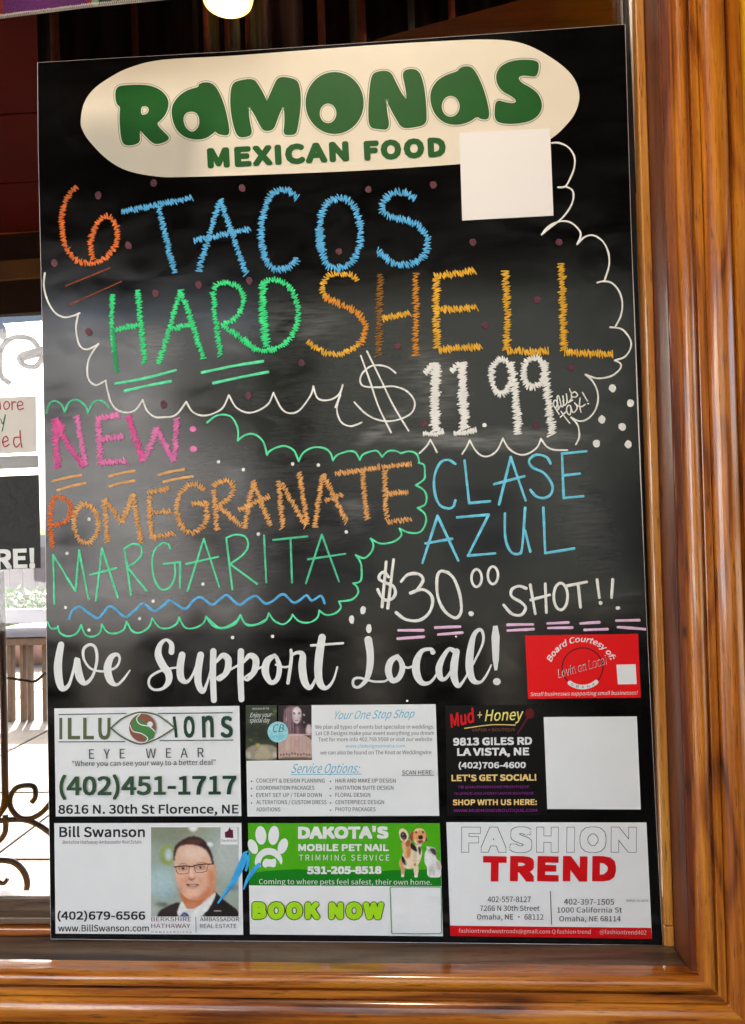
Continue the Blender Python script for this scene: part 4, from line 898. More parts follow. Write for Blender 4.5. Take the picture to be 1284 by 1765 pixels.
lay = [('0,0 1300,0 1300,1300 0,1300', (156, 170, 158), 0, 1), ((250, 120, 300, 160), (128, 134, 108), 60, .8), ((620, 90, 200, 60), (150, 140, 90), 40, .5), ((590, 60, 55, 40), (250, 250, 246), 12, 1), ((1050, 420, 220, 300), (186, 194, 190), 60, .8), ((180, 760, 200, 200), (176, 204, 206), 60, .9), ((230, 900, 120, 60), (140, 178, 196), 40, .5),
  ('150,290 330,260 340,500 290,545 160,520', (142, 162, 70), 14, .9), ((270, 400, 45, 75), (196, 214, 224), 16, .9), ((170, 1050, 90, 30), (70, 66, 58), 16, .8), ((800, 270, 45, 36), (240, 244, 244), 8, .9), ('20,1100 130,1000 140,1210 20,1210', (186, 196, 190), 30, .6), ((1130, 830, 70, 40), (110, 120, 140), 16, .6),
  ('100,1230 150,1120 280,1058 430,1000 420,1150 370,1230', (34, 26, 26), 6, 1), ('870,865 960,970 1180,1125 1200,1230 690,1230 790,1040', (26, 20, 20), 6, 1), ('880,880 900,900 800,1080 740,1230 700,1230 790,1040', (10, 8, 8), 6, .8), ('860,1125 950,1128 950,1138 862,1140', (200, 200, 196), 3, .9), ((300, 1120, 90, 50), (60, 46, 42), 26, .6),
  ('410,860 870,820 865,920 610,1125 490,1110 430,980', (196, 118, 74), 6, 1), ((560, 1060, 70, 40), (214, 150, 112), 16, .6),
  ('435,995 350,1230 710,1230 880,960 875,868 640,1105 505,1115 470,1040', (232, 234, 232), 5, 1), ('500,1118 620,1110 560,1200 470,1180', (200, 206, 208), 12, .5), ('445,1155 500,1150 560,1230 400,1230', (52, 74, 134), 5, 1), ((470, 1190, 14, 24), (120, 150, 200), 6, .6),
  ('845,505 885,530 880,650 850,710 830,640', (220, 152, 112), 5, 1),
  ('342,470 352,340 420,270 600,245 780,320 850,480 868,600 862,860 780,955 640,1000 500,972 410,880 368,740 345,600', (228, 182, 154), 5, 1),
  ('770,560 880,580 880,870 790,960 640,1010 700,930 790,800', (208, 126, 78), 30, .85), ('740,880 850,860 700,1000 560,1000 520,960 640,950', (206, 120, 76), 22, .8), ((600, 385, 170, 80), (240, 214, 194), 40, .85), ((420, 460, 50, 70), (220, 190, 170), 30, .5), ((465, 735, 75, 70), (226, 150, 124), 34, .7), ((700, 725, 75, 80), (224, 160, 130), 34, .5), ((430, 660, 60, 26), (240, 200, 178), 18, .6), ((690, 655, 70, 24), (240, 206, 186), 18, .6),
  ((590, 905, 90, 50), (238, 192, 170), 26, .8), ((420, 860, 40, 70), (196, 110, 80), 26, .5),
  ((455, 575, 78, 30), (168, 106, 84), 14, .8), ((680, 565, 80, 30), (172, 108, 84), 14, .8), ('400,525 450,506 515,522 512,532 450,518 402,536', (140, 90, 70), 5, .8), ('615,516 690,496 765,510 762,522 690,508 618,528', (140, 90, 70), 5, .8),
  ('408,584 455,564 504,584 455,602', (226, 208, 200), 3, .8), ('632,572 680,554 728,572 680,590', (226, 208, 200), 3, .8), ((457, 583, 19, 16), (52, 30, 28), 4, 1), ((682, 571, 19, 16), (52, 30, 28), 4, 1),
  ((568, 650, 20, 60), (244, 212, 192), 12, .8), ('515,690 540,700 570,716 600,704 630,692 612,728 570,742 528,724', (140, 66, 48), 7, .85), ((570, 695, 30, 14), (232, 176, 150), 8, .7), ('480,770 500,700 520,700 500,780', (200, 130, 104), 10, .5), ('650,700 668,700 700,780 680,790', (200, 130, 104), 10, .5),
  ('480,795 545,776 575,782 610,776 690,796 620,812 575,818 530,812', (104, 34, 34), 4, .95), ('530,792 575,790 640,793 610,804 550,805', (246, 234, 226), 3, .9), ('500,812 575,826 670,808 620,842 540,842', (210, 130, 118), 8, .8),
  ('336,520 330,330 366,262 440,212 520,166 620,155 720,195 782,275 842,395 862,545 832,525 800,400 735,318 600,268 470,272 392,305 362,385 348,470', (50, 22, 20), 7, 1), ((600, 235, 110, 26), (110, 62, 52), 16, .7), ((440, 260, 40, 20), (90, 48, 40), 10, .5)]
picture('portrait', 'printed portrait of a man with glasses, dark suit and blue tie', q, (40, 45, 1180, 1207), 108, lay, cd4, start=0)
def f(g):
    gl = mat('photo_glasses', rgb(66, 28, 30), .4)
    for t in ('360,562 450,550 540,548 530,640 460,654 390,650 368,610', '598,543 690,530 785,523 762,618 690,636 625,632 608,590'):
        stroke(g, q.P(t)[0], 1.1, gl, dome=.00003, closed=True)
    lines(g, q.P('360,560 450,549 540,549|598,542 690,529 786,522|535,558 600,552|340,558 362,568|782,528 850,520'), 1.9, gl, jit=0, dome=.00004)
part('glasses', 'dark rimmed glasses printed in the portrait', f, cd4, 4)
def f(g):
    poly(g, [q.P('945,45 1165,48 1168,270 945,270')[0]], P_card); poly(g, [q.P('1005,180 1000,110 1040,90 1062,45 1085,80 1105,75 1112,185')[0]], P_mar); T2 = tl(q); T2(g, 'Swanson', 955, 232, 1155, 230, 32, P_blk)
part('house_logo', 'small white square with a dark house logo', f, cd4, 8)
# 5 pet care
c = Crop(415, 1410, .2765); T = tl(c)
cd5 = card('advert_card', 'green and white pet nail trimming advert card with a dog and a cat', c.P('45,32 1240,32 1260,737 57,725')[0], P_card)
def f(g):
    poly(g, [c.P('45,32 1240,32 1250,425 52,420')[0]], P_gtop)
    poly(g, [c.P('50,350 150,330 350,318 560,330 760,340 950,325 1246,320 1250,425 52,420')[0]], P_gdk)
part('banner', 'two tone green banner', f, cd5)
def f(g):
    T(g, "DAKOTA'S", 357, 130, 920, 128, 76, P_wh, fat=1.7); T(g, 'MOBILE PET NAIL', 358, 206, 922, 206, 44, P_wh, fat=.8); T(g, 'TRIMMING SERVICE', 363, 265, 925, 265, 36, P_wh, bold=.004, spacing=1.15)
    T(g, '531-205-8518', 413, 350, 877, 348, 48, P_wh, fat=1.0); T(g, 'Coming to where pets feel safest, their own home.', 113, 412, 1190, 416, 32, P_wh, bold=.012)
    T(g, 'BOOK NOW', 66, 636, 898, 638, 118, P_blk, spacing=1.1, fat=4.8, rnd=True); T(g, 'BOOK NOW', 71, 631, 893, 633, 108, P_lime, spacing=1.1, fat=3.4, rnd=True)
    stroke(g, chaikin(c.P('930,430 960,430 1220,430 1248,430 1249,455 1251,695 1252,722 1225,722 965,722 940,722 939,695 931,455')[0], 2), 1.2, P_gdk, dome=.00003, closed=True)
part('lettering', 'white and lime print of the pet care advert', f, cd5, 6)
def f(g):
    for x, y, rx, ry, r in ((125, 108, 34, 58, -.1), (205, 108, 33, 60, .12), (75, 178, 28, 48, -.4), (262, 175, 29, 50, .35)): blob(g, c(x, y), rx * c.k, ry * c.k, P_card, 22, rot=r, irr=0)
    poly(g, [chaikin(c.P('85,300 90,240 130,195 180,183 230,200 262,250 255,300 235,260 190,225 140,235 120,280 130,310')[0], 2)], P_card)
    poly(g, [chaikin(c.P('130,290 150,250 190,260 215,250 222,275 215,310 170,300 150,312')[0], 1)], P_card)
part('paw_logo', 'white paw print logo', f, cd5, 6)
q = Crop(670, 1415, .0779)
TAN, CRM, BLK, RST, WF = (218, 160, 102), (236, 212, 176), (26, 16, 16), (156, 80, 42), (232, 228, 220)
lay = [('235,850 320,790 350,1000 348,1225 275,1245 272,1050 228,980', TAN, 5, 1), ('320,590 540,500 720,560 745,760 655,985 540,1055 350,1055 296,900', CRM, 5, 1), ('548,970 665,945 650,1235 565,1250', CRM, 4, 1), ('560,600 690,640 645,900 560,860', WF, 12, .9), ('560,620 640,700 600,960 540,900', (200, 168, 136), 14, .5),
  ('276,440 440,375 512,500 482,820 355,830 305,640', TAN, 5, 1), ('300,520 360,480 380,780 340,790', (240, 206, 160), 16, .7), ('360,470 465,395 485,520 400,600', RST, 9, .9), ('400,620 470,600 470,800 420,810', (196, 120, 74), 14, .7), ('290,735 380,880 405,975 340,985 272,850', BLK, 6, 1), ('480,460 600,540 645,700 560,660 475,600', BLK, 8, 1), ('640,560 725,580 702,780 658,700', BLK, 7, .95), ('545,940 610,930 600,990 560,1000', RST, 8, .9), ('360,1010 520,1020 500,1060 380,1060', WF, 8, .8), ((440, 930, 70, 60), (246, 226, 206), 20, .7),
  ('226,200 290,150 384,192 440,290 428,400 350,495 268,430 230,320', CRM, 5, 1), ('258,270 330,222 408,320 392,402 320,428 256,350', BLK, 7, 1), ((310, 300, 24, 26), (150, 140, 150), 8, .6), ((330, 370, 30, 12), (180, 170, 176), 7, .5), ('300,420 360,390 350,470 320,470', RST, 10, .6),
  ('452,330 500,236 565,212 566,420 500,475', RST, 6, 1), ('460,350 490,280 500,440', (90, 40, 20), 8, .8), ('800,240 845,300 855,485 795,430', RST, 5, 1), ('815,330 850,400 850,480 815,440', BLK, 7, .9),
  ('538,280 588,176 690,150 784,196 838,320 802,445 720,520 625,530 542,430', (226, 160, 104), 5, 1), ('556,200 650,148 784,190 800,250 690,186 575,250', (240, 210, 160), 10, .9), ((650, 300, 50, 60), (236, 150, 110), 22, .6), ('545,400 600,420 640,520 590,520', (242, 222, 196), 12, .8), ('760,380 800,400 780,460 750,440', (240, 214, 180), 10, .7),
  ((705, 362, 56, 50), (20, 12, 14), 5, 1), ((690, 345, 14, 8), (120, 110, 116), 5, .7), ((605, 250, 24, 28), BLK, 5, 1), ((757, 245, 20, 28), BLK, 5, 1), ((610, 242, 5, 6), (230, 230, 230), 2, .9), ('630,450 700,422 780,440 725,500 670,500', (110, 50, 42), 7, 1), ('680,460 740,458 720,490', (206, 120, 120), 6, .8), ('640,515 740,512 745,570 650,560', (214, 214, 206), 8, .7),
  ('272,1175 348,1165 345,1245 275,1250', WF, 6, 1), ('555,1190 650,1180 645,1255 565,1255', WF, 6, 1)]
picture('picture', 'printed beagle puppy raising one paw', q, (215, 140, 870, 1260), 84, lay, cd5, cut=True, start=8, grain=.05)
lay = [('785,740 850,600 1000,660 1062,860 1160,900 1165,1235 1060,1265 880,1250 838,1150 848,1020 783,920', (226, 228, 224), 6, 1), ('1040,860 1160,890 1165,1100 1060,1060', (196, 178, 160), 18, .9), ('848,560 950,570 1050,605 1072,790 970,740 850,700', (206, 196, 190), 7, 1), ('900,600 1040,605 1070,770 1010,760 930,690', (46, 36, 38), 10, .95), ((890, 650, 14, 10), (40, 30, 30), 5, .9), ((870, 690, 12, 7), (190, 120, 120), 5, .7), ((880, 880, 60, 130), (244, 246, 244), 26, .8), ((960, 1060, 60, 90), (176, 168, 164), 26, .6), ('900,1080 925,1085 915,1230 895,1230', (150, 140, 136), 10, .6), ('975,1090 1000,1090 1010,1210 985,1215', (150, 136, 130), 10, .6), ((1050, 1200, 40, 30), (236, 226, 232), 10, .8), ('820,560 880,560 900,600 850,640', WF, 6, 1)]
picture('picture', 'printed fluffy white kitten with a dark head', q, (780, 540, 1165, 1268), 50, lay, cd5, cut=True, start=10, grain=.05)
# 6 fashion
c = Crop(765, 1410, .2843); T = tl(c)
cd6 = card('advert_card', 'white fashion shop advert card with big red lettering', c.P('15,25 1228,27 1262,733 40,715')[0], P_card)
def f(g):
    vs = ('FASHION', (103, 207), (1168, 213), 156)
    LETX = (('F', 105, 222), ('A', 222, 380), ('S', 395, 535), ('H', 560, 695), ('I', 742, 792), ('O', 822, 985), ('N', 1012, 1168))
    for s, x0, x1 in LETX:
        LAY[0] = 0; T(g, s, x0, 209, x1, 210, 156, P_gry, fat=4.0)
    for s, x0, x1 in LETX:
        LAY[0] = 16; T(g, s, x0 + 3.2, 205.8, x1 - 3.2, 206.8, 149.6, P_card, fat=3.1)
    for s, x0, x1 in (('T', 235, 378), ('R', 400, 550), ('E', 565, 695), ('N', 720, 868), ('D', 898, 1042)): LAY[0] = 34; T(g, s, x0, 383, x1, 386, 153, P_red, fat=3.6)
    LAY[0] = 50; lines(g, c.P('646,445 653,645'), 1.4, P_gry, jit=0, dome=.00003)
    T(g, '402-557-8127', 265, 510, 527, 510, 34, P_blk, bold=.006); T(g, '7266 N 30th Street', 218, 563, 580, 563, 32, P_blk, bold=.006); T(g, 'Omaha, NE • 68112', 200, 615, 604, 616, 32, P_blk, bold=.006)
    T(g, '402-397-1505', 728, 524, 1032, 526, 34, P_blk, bold=.002); T(g, '1000 California St', 687, 573, 1080, 573, 31, P_blk, bold=.002); T(g, 'Omaha, NE 68114', 700, 626, 1072, 626, 31, P_blk, bold=.002)
    T(g, 'fashion_tre.nd.01', 1105, 506, 1240, 508, 13, P_gry)
    poly(g, [c.P('36,652 1256,666 1262,733 40,715')[0]], P_red, BASEY[0] - .00022)
    T(g, 'fashiontrendwestroads@gmail.com Q fashion trend', 90, 695, 890, 702, 24, P_lil); T(g, '@fashiontrend402', 945, 702, 1228, 708, 26, P_lil)
P_lil = mat('pale_pink_print', rgb(240, 190, 190), .4)
part('lettering', 'outlined FASHION over solid red TREND and addresses', f, cd6)
# 7 red card
c = Crop(900, 1090, .1636); T = tl(c)
cd7 = card('advert_card', 'bright red card lettered Board Courtesy of', c.P('30,32 1222,15 1250,688 62,700')[0], P_crd)
def f(g):
    cen = c(635, 370); R = 215 * c.k
    ring(g, cen, R, R * .96, 2.4, mat('dark_red_print', rgb(110, 8, 20), .4))
    text(g, 'Board Courtesy of:', (0, 0), (1, 0), 62 * c.k, P_wh, bold=.03, shear=.2, arc=(c(625, 445), 345 * c.k, 157, 26))
    T(g, 'Lovin on Local', 385, 480, 905, 330, 88, P_wh, shear=.3, bold=.012); T(g, 'Lovin on Local', 389, 474, 901, 328, 78, P_mar, shear=.3, bold=-.004)
    ring(g, cen, R, R * .96, 8, P_wh, 48, 128)
    for i, s in enumerate('AHAMO'):
        a = math.radians(58 + i * 15.5); x, y = cen[0] + R * math.cos(a), cen[1] + R * .96 * math.sin(a); text(g, s, (x - 2, y + 2), (x + 2, y + 2), 4, P_blk, y=BASEY[0] - .0014)
    T(g, 'Small businesses supporting small businesses!', 85, 672, 1220, 655, 42, P_wh, shear=.2, bold=.014)
    poly(g, [c.P('992,340 1195,335 1208,545 1008,548')[0]], P_card)
part('lettering', 'white script print of the red courtesy card', f, cd7)
# blue marker streaks across the estate agent card
def f(g):
    I_b2 = ink('bright_blue_marker', 58, 172, 235); y = None
    for t, wd in (('376,1556 386,1542 398,1526 408,1508 418,1486 423,1476', (3, 5, 8, 11, 12, 9)), ('420,1532 427,1515 436,1502 446,1490', (3, 6, 8, 6)), ('416,1482 421,1472 426,1468', (4, 6, 3)), ('424,1500 428,1484 430,1470', (4, 5, 2))):
        pts = PX.P(t)[0]; c3 = catmull([(a, b_, w_) for (a, b_), w_ in zip(pts, wd)], 6); stroke(g, [q_[:2] for q_ in c3], [q_[2] for q_ in c3], I_b2, dome=.0003)
part('marker_streak', 'bright blue marker streaks over the adverts', f, sign, 60)

# ================================================================== THINGS LEFT OF AND ABOVE THE BOARD
# papers taped to the glass
def paper(pts, y, m, th=.0006):
    g = Geo(); a = [at(u, v, y) for u, v in pts]; n = len(a); b_ = [p + Vector((0, th, 0)) for p in a]
    g.add(a + b_, [tuple(range(n))[::-1], tuple(range(n, 2 * n))] + [(i, (i + 1) % n, (i + 1) % n + n, i + n) for i in range(n)], m); return g
M_paper = mat('grey_white_paper', rgb(226, 220, 214), .6, var=.06, vscale=20)
YG = .0255
BASEY[0] = YG
p1 = thing('paper_notice', at(-30, 790, YG), 'pale handwritten paper note with red and green letters on the glass left of the board', 'notice')
paper([(-75, 688), (62, 682), (63, 779), (-73, 786)], YG, M_paper).build('sheet', p1)
BASEY[0] = YG
def f(g):
    r_ = mat('red_felt_pen', rgb(176, 52, 50), .5); gp = mat('green_felt_pen', rgb(40, 120, 90), .5); k = Crop(0, 380, .2264)
    lines(g, k.P('-30,1440 -28,1380 -8,1372 0,1400 2,1438|42,1380 28,1405 38,1435 62,1430 72,1400 55,1378 42,1380|92,1440 90,1378|90,1400 105,1380 120,1385|132,1412 172,1402 160,1378 138,1385 132,1412 145,1440 178,1430'), 1.9, r_)
    lines(g, k.P('5,1510 20,1550 35,1495|40,1480 25,1560 15,1605'), 1.6, gp)
    lines(g, k.P('22,1690 60,1672 48,1645 28,1655 20,1690 35,1722 68,1705|150,1650 110,1655 105,1700 125,1725 150,1700|152,1600 155,1660 165,1725'), 2.1, r_)
    lines(g, k.P('-40,1680 -10,1650 -5,1720|-60,1420 -45,1380|-60,1500 -40,1580'), 1.8, r_)
part('handwriting', None, f, p1)
p2 = thing('black_poster', at(-30, 985, YG), 'black textured poster ending in the white letters RE! on the glass left of the board', 'poster')
M_bp = mat('wrinkled_black_vinyl', rgb(26, 25, 25), .5, var=.3, vscale=60, bump=.8, bscale=130, spec=.3)
paper([(-80, 824), (67, 818), (70, 979), (-78, 985)], YG, M_bp).build('sheet', p2)
def f(g):
    text(g, 'RE!', (-7, 981), (60.5, 979), 34, P_wh, fat=1.8)
part('lettering', None, f, p2)
tape = mat('clear_tape', rgb(226, 206, 170), .3)
g = paper([(-70, 789), (66, 784), (67, 806), (-70, 812)], YG + .0012, tape, .0003); tag(g.build('paper_strip'), 'narrow cream paper strip on the glass between the handwritten note and the black poster', 'paper')

# wrought iron grille beyond the glass
M_iron = mat('dark_wrought_iron', rgb(44, 30, 26), .5, var=.3, vscale=60, bump=.3)
M_iron_glare = mat('glare_grey_iron', rgb(84, 82, 82), .5, var=.1, vscale=60)  # glare on the upper scroll is put into this paler iron
YI = .30
gri = thing('iron_grille', at(10, 1560, YI), 'dark scrolled wrought iron grille behind the glass at the lower left', 'grille')
def itube(g, pts, r, m=M_iron, y=YI): g.tube([at(u, v, y) for u, v in pts], r * 1.25, m, 8)
g = Geo(); itube(g, [(3, 985), (5, 1100), (8, 1250), (10, 1375), (8, 1390), (-6, 1410)], .0040); g.build('upright_bar', gri)
g = Geo(); itube(g, catmull([(56, 1382), (62, 1372), (60, 1356), (46, 1353), (28, 1358), (19, 1374), (20, 1392), (34, 1408), (52, 1410), (70, 1402), (84, 1388), (96, 1372)], 5), .0030); g.build('scroll', gri)
g = Geo(); itube(g, catmull([(-40, 1424), (0, 1414), (40, 1412), (65, 1420), (86, 1434), (100, 1446)], 5), .0032); g.build('scroll', gri)
g = Geo(); itube(g, catmull([(-30, 1492), (-12, 1484), (5, 1482), (26, 1486), (42, 1502), (48, 1524), (40, 1546), (24, 1558)], 5), .0034); g.build('scroll', gri)
g = Geo(); itube(g, catmull([(-30, 1520), (-10, 1515), (6, 1522), (14, 1514)], 5), .0024); g.build('scroll', gri)
g = Geo(); itube(g, catmull([(14, 1168), (40, 1172), (60, 1174), (72, 1166), (80, 1158)], 5), .0016); g.build('scroll', gri)
g = Geo(); itube(g, catmull([(-20, 1466), (-4, 1452), (8, 1438), (11, 1424), (10, 1404)], 5), .0032); g.build('scroll', gri)
g = Geo(); itube(g, [(-200, 1566), (400, 1570)], .006); g.build('bottom_bar', gri)
gs = thing('iron_scroll', at(30, 665, .55), 'curled iron ornament coloured pale grey for glare against the white sky left of the board', 'ornament')
g = Geo(); itube(g, catmull([(18, 661), (4, 650), (0, 630), (3, 602), (16, 586), (36, 581), (56, 586), (68, 602), (72, 618), (62, 632), (48, 632), (36, 624), (36, 614), (52, 612)], 6), .0042, M_iron_glare, .55); g.build('scroll', gs)
g = Geo(); itube(g, catmull([(40, 615), (60, 609), (80, 604), (100, 600)], 4), .0075, M_iron_glare, .552); g.build('scroll', gs)
g = Geo(); itube(g, catmull([(2, 585), (6, 575), (2, 564), (-6, 560)], 4), .006, M_iron_glare, .55); g.build('finial', gs)

# court beyond: fence, plants, bench
def along(u, v, y): return at(u, v, y)
M_fence = mat('grey_brown_fence', rgb(104, 90, 86), .7, var=.25, vscale=6)
fe = thing('fence', (-5.2, 9.0, 0), 'grey brown board fence across the court beyond the glass', 'fence')
for i in range(26):
    x = -7.2 + i * .18; g = Geo(); g.box((x, 9.0, .05), (x + .165, 9.03, 1.42 + random.uniform(-.01, .01)), M_fence); g.build('fence_board', fe)
for x in (-7.2, -5.2, -3.2):
    g = Geo(); g.box((x, 9.031, 0), (x + .1, 9.13, 1.5), M_fence); g.build('fence_post', fe)
M_leaf = mat('bright_leaf', rgb(86, 122, 30), .5, var=.4, vscale=20)
for k in range(5):
    cx0 = at(12 + k * 17, 1030, 8.2)
    pl = thing('potted_plant', (cx0.x, 8.2, 0), ['leafy green plant farthest left in front of the court fence', 'green plant second from the left by the court fence', 'middle of the small green plants by the court fence', 'green plant nearly behind the board edge by the court fence', 'green plant hidden partly by the board by the court fence'][k], 'plant', 'plants along the court fence')
    g = Geo(); g.tube([(cx0.x, 8.2, 0), (cx0.x, 8.2, .34)], [.13, .17], mat('terracotta', rgb(150, 110, 90), .7), 12); g.build('pot', pl)
    g = Geo()
    for i in range(170):
        a = random.uniform(0, 6.28); r = random.uniform(0, .19); z = .42 + random.uniform(0, .50) * (1 - r * 2)
        c0 = Vector((cx0.x + r * math.cos(a), 8.2 + r * math.sin(a), z)); d = Vector((random.uniform(-1, 1), random.uniform(-1, 1), random.uniform(.1, 1))).normalized() * .09; sdv = d.cross(Vector((0, 0, 1))).normalized() * .022
        g.add([c0, c0 + d * .5 + sdv, c0 + d, c0 + d * .5 - sdv], [(0, 1, 2, 3)], M_leaf)
    g.build('foliage', pl)
    g = Geo(); g.tube([(cx0.x, 8.2, .3), (cx0.x + .02, 8.2, .7)], .012, mat('stem_brown', rgb(90, 70, 40), .7), 6); g.build('stem', pl)
M_bw = mat('pale_painted_bench', rgb(112, 112, 118), .5, var=.06); M_bt = mat('tan_wood', rgb(104, 84, 64), .6, var=.2, vscale=20)
yb = 5.2
bn = thing('bench', (at(30, 1160, yb).x, yb, 0), 'pale grey bench with tan wooden legs beyond the glass left of the board', 'bench')
X0, X1 = at(10, 1060, yb).x, at(260, 1060, yb).x
def zv(v): return at(40, v, yb).z
for (v0, v1, d, m_, nm) in ((1050, 1074, 0, M_bw, 'backrest'), (1080, 1096, -.1, M_bw, 'seat'), (1098, 1110, -.08, M_bt, 'apron')):
    g = Geo(); g.box((X0, yb + d, zv(v1)), (X1, yb + d + (.35 if nm == 'seat' else .04), zv(v0)), m_); g.build(nm, bn, bevel=.006)
for (u0, u1) in ((14, 22), (36, 42), (48, 54), (74, 80)):
    g = Geo(); g.box((at(u0, 1130, yb).x, yb - .02, 0.03), (at(u1, 1130, yb).x, yb + .04, zv(1111)), M_bt); g.build('leg', bn, bevel=.004)
M_wb = mat('cream_render', rgb(128, 124, 118), .8, var=.08, vscale=2)
bw = thing('court_wall', (-6, 11.5, 0), 'low cream rendered wall far beyond the court fence', 'wall')
g = Geo(); g.box((-14, 11.5, 0), (4, 11.7, 1.62), M_wb); g.build('wall_face', bw)

# serape cloth hanging from above in front of the glass
cl = thing('striped_blanket', at(120, -60, -.10), 'purple striped woven blanket with white stitched hem hanging at the top left corner', 'blanket')
YC = -.10
def weave(name, c1, c2):
    m = bpy.data.materials.new(name); m.use_nodes = True; N = m.node_tree; b = N.nodes['Principled BSDF']; tc = N.nodes.new('ShaderNodeTexCoord')
    wv = N.nodes.new('ShaderNodeTexWave'); wv.bands_direction = 'Z'; wv.inputs['Scale'].default_value = 300; wv.inputs['Distortion'].default_value = 2.5; wv.inputs['Detail Scale'].default_value = 4
    N.links.new(tc.outputs['Object'], wv.inputs['Vector'])
    nz = N.nodes.new('ShaderNodeTexNoise'); nz.inputs['Scale'].default_value = 900; N.links.new(tc.outputs['Object'], nz.inputs['Vector'])
    mu = N.nodes.new('ShaderNodeMath'); mu.operation = 'MULTIPLY'; N.links.new(wv.outputs['Fac'], mu.inputs[0]); N.links.new(nz.outputs[0], mu.inputs[1])
    mx = N.nodes.new('ShaderNodeMix'); mx.data_type = 'RGBA'; mx.inputs[6].default_value = c1; mx.inputs[7].default_value = c2; N.links.new(mu.outputs[0], mx.inputs[0]); N.links.new(mx.outputs[2], b.inputs['Base Color'])
    bp = N.nodes.new('ShaderNodeBump'); bp.inputs['Distance'].default_value = .0008; N.links.new(mu.outputs[0], bp.inputs['Height']); N.links.new(bp.outputs[0], b.inputs['Normal']); b.inputs['Roughness'].default_value = .85
    return m
stripes = [(-60, 6, 'red', (200, 40, 40)), (6, 150, 'purple', (112, 40, 112)), (150, 158, 'scarlet', (225, 50, 50)), (158, 170, 'pale_green', (190, 220, 170)), (170, 250, 'bottle_green', (32, 48, 34)), (250, 330, 'violet', (110, 50, 120))]
hem = lambda u: 31 - 19 * u / 150 if u < 150 else 12 - (u - 150) * .1
for (u0, u1, nm, c3) in stripes:
    g = Geo(); m = weave(nm + '_weave', rgb(*[q * 1.0 for q in c3]), rgb(*[min(255, q * 1.9 + 50) for q in c3])); n = 16; vs = []
    for th in (0, .0016):
        for i in range(n + 1):
            u = u0 + (u1 - u0) * i / n; yy_ = YC + .003 * math.sin(u * .045) + th
            vs += [at(u, hem(u), yy_), at(u - 2, -110, yy_)]
    k = 2 * (n + 1); fs = []
    for i in range(n): a = i * 2; fs += [(a, a + 2, a + 3, a + 1), (a + k, a + 1 + k, a + 3 + k, a + 2 + k), (a, a + k, a + 2 + k, a + 2)]
    g.add(vs, fs, m, True); g.build('woven_stripe', cl)
g = Geo(); M_thr = mat('white_thread', rgb(225, 215, 205), .8, var=.3, vscale=900)
for i in range(105):
    u = -30 + i * 3.3; h0 = hem(u); yy_ = YC + .003 * math.sin(u * .045) - .0010
    a = random.uniform(5.2, 7); g.tube([at(u, h0 + 1.2, yy_), at(u + 1.2, h0 - a * .5, yy_ - .0006), at(u + 2.6, h0 - a, yy_)], .00040, M_thr, 5)
pp = [at(u, hem(u) + .5, YC + .003 * math.sin(u * .045) - .0003) for u in range(-40, 330, 4)]; g.tube(pp, .0005, M_thr, 6)
g.build('stitched_hem', cl)

# dark curtain, wooden panel and mirrored lamp behind the top of the glass
M_cur = mat('black_curtain', (.0015, .001, .001, 1), .95, spec=.05); M_cs = mat('brown_curtain_stripe', rgb(92, 36, 12), .9, var=.4, vscale=60); M_cs2 = mat('olive_curtain_stripe', rgb(40, 30, 10), .7, var=.4, vscale=60); M_cred = mat('dark_red_curtain', rgb(34, 2, 3), .7, var=.3, vscale=40)
cu = thing('curtain', at(400, 110, .16), 'dark curtain with thin brown stripes behind the glass above the board', 'curtain')
bounds = [(62, 84, M_cur), (84, 100, M_cs), (100, 224, M_cur), (224, 236, M_cs), (236, 330, M_cur)] + [(330 + i * 9, 339 + i * 9, [M_cs2, M_cur, M_cs, M_cs2][i % 4]) for i in range(13)] + [(447, 520, M_cred), (520, 545, M_cur), (545, 558, M_cs), (558, 600, M_cur), (600, 612, M_cs2), (612, 628, M_cs), (628, 700, M_cur), (700, 712, M_cs2), (712, 770, M_cur), (770, 782, M_cs), (782, 900, M_cur)]
for (u0, u1, m) in bounds:
    g = Geo(); n = max(2, int((u1 - u0) / 8)); vs = []
    for i in range(n + 1):
        u = u0 + (u1 - u0) * i / n; lo = 150 if u < 560 else (150 - (u - 560) * 1.0 if u < 640 else 70 - (u - 640) * .27); y_ = .16 + .008 * math.sin(u * .12)
        vs += [at(u + (lo + 60) * .03, lo, y_), at(u - 3, -130, y_), at(u + (lo + 60) * .03, lo, y_ + .002), at(u - 3, -130, y_ + .002)]
    fs = []
    for i in range(n):
        a = i * 4; fs += [(a, a + 4, a + 5, a + 1), (a + 2, a + 3, a + 7, a + 6), (a, a + 2, a + 6, a + 4)]
    g.add(vs, fs, m, True); g.build('curtain_fold', cu)
M_pan = wood('brown_panel', 0, rgb(92, 36, 8), rgb(72, 26, 5), rgb(44, 12, 3), seed=9, rings=12)
g = Geo(); a_, b_ = at(560, 130, .30), at(1120, -160, .30); g.box((a_.x, .30, a_.z), (b_.x, .32, b_.z), M_pan); tag(g.build('wood_panel'), 'orange brown wooden panel behind the glass above the right half of the board', 'panel')
lc = at(393, -8, .11)
lp = thing('mirrored_lamp', lc, 'round glowing mirror image of the ceiling lamp, built behind the glass at the top edge', 'lamp')  # stands in for the ceiling lamp's reflection in the glass
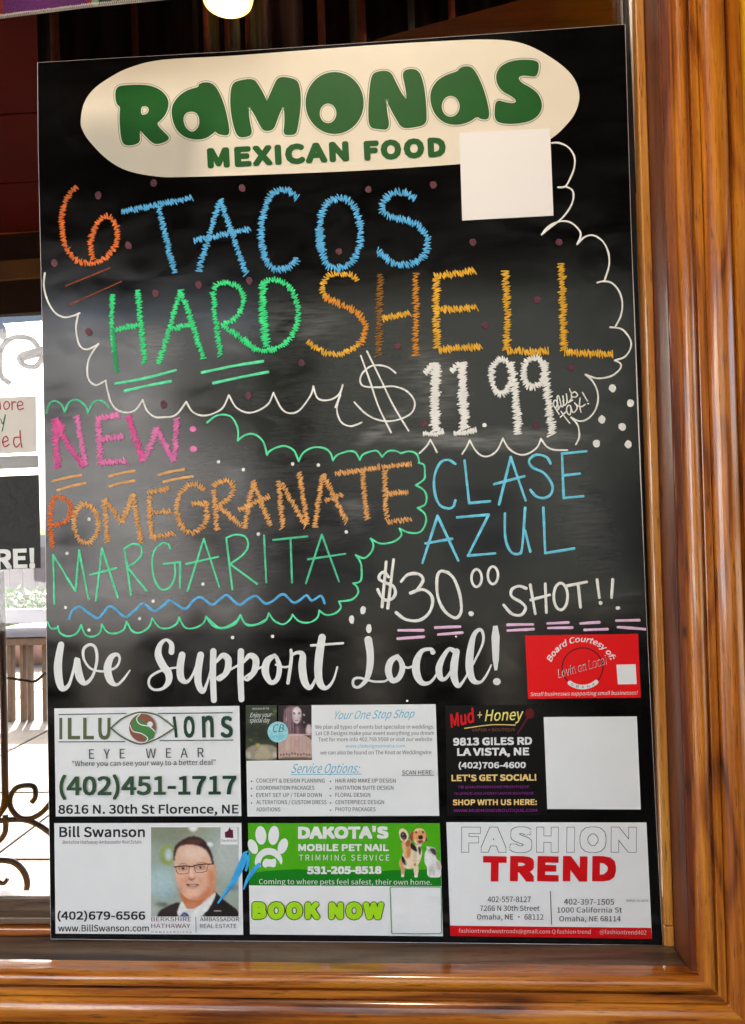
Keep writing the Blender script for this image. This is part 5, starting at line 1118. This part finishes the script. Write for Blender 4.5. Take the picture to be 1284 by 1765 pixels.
def disc(g, c, R, prof_, m, n=28):
    vs = []; 
    for r, z in prof_:
        for k in range(n): vs.append((c.x + R * r * math.cos(2 * math.pi * k / n), c.y + R * r * math.sin(2 * math.pi * k / n), c.z + z * R))
    fs = [];
    for i in range(len(prof_) - 1):
        for k in range(n): fs.append((i * n + k, i * n + (k + 1) % n, (i + 1) * n + (k + 1) % n, (i + 1) * n + k))
    fs.append(tuple(range(n))); g.add(vs, fs, m, True)
M_bulb = mat('lit_opal_glass', (1, .90, .62, 1), .3, emit=1.2)
M_rim = mat('lit_amber_rim', (1, .62, .16, 1), .3, emit=.35)
RL = .0285
g = Geo(); disc(g, lc, RL, [(.05, -.78), (.35, -.72), (.62, -.58), (.84, -.34), (.93, 0), (.88, .4), (.5, .8)], M_bulb); g.build('bulb', lp)
g = Geo(); disc(g, lc + Vector((0, 0, -.004)), RL, [(.90, -.22), (1.0, -.2), (1.06, 0), (1.05, .3), (1.0, .5)], M_rim); g.build('shade_rim', lp)
g = Geo(); disc(g, lc + Vector((0, 0, .014)), RL, [(1.04, 0), (1.0, .6), (.5, 1.2), (.2, 1.4)], mat('brass', (.6, .4, .12, 1), .3, metal=1)); g.build('shade', lp)
g = Geo(); g.tube([lc + Vector((0, 0, .05)), Vector((lc.x, lc.y, 2.70))], .003, dk); g.build('cord', lp)
# the porch lamp over the window that tints the top of the board
lp2 = thing('ceiling_lamp', (.0, -.62, 2.70), 'small round porch ceiling lamp above the window, outside the picture', 'lamp')
g = Geo(); disc(g, Vector((0, -.62, 2.69)), .09, [(.1, -.3), (.7, -.25), (.95, 0), (1, .3)], M_bulb); g.build('bulb', lp2)
ld = bpy.data.lights.new('lamp_light', 'AREA'); ld.shape = 'DISK'; ld.size = .18; ld.energy = .8; ld.color = (1, .84, .66)
lo = bpy.data.objects.new('lamp_light', ld); COL.objects.link(lo); lo.location = (0, -.62, 2.64); lo.rotation_euler = (0, 0, 0); lo.parent = lp2; lo.matrix_parent_inverse = Matrix.Translation((.0, .62, -2.70))
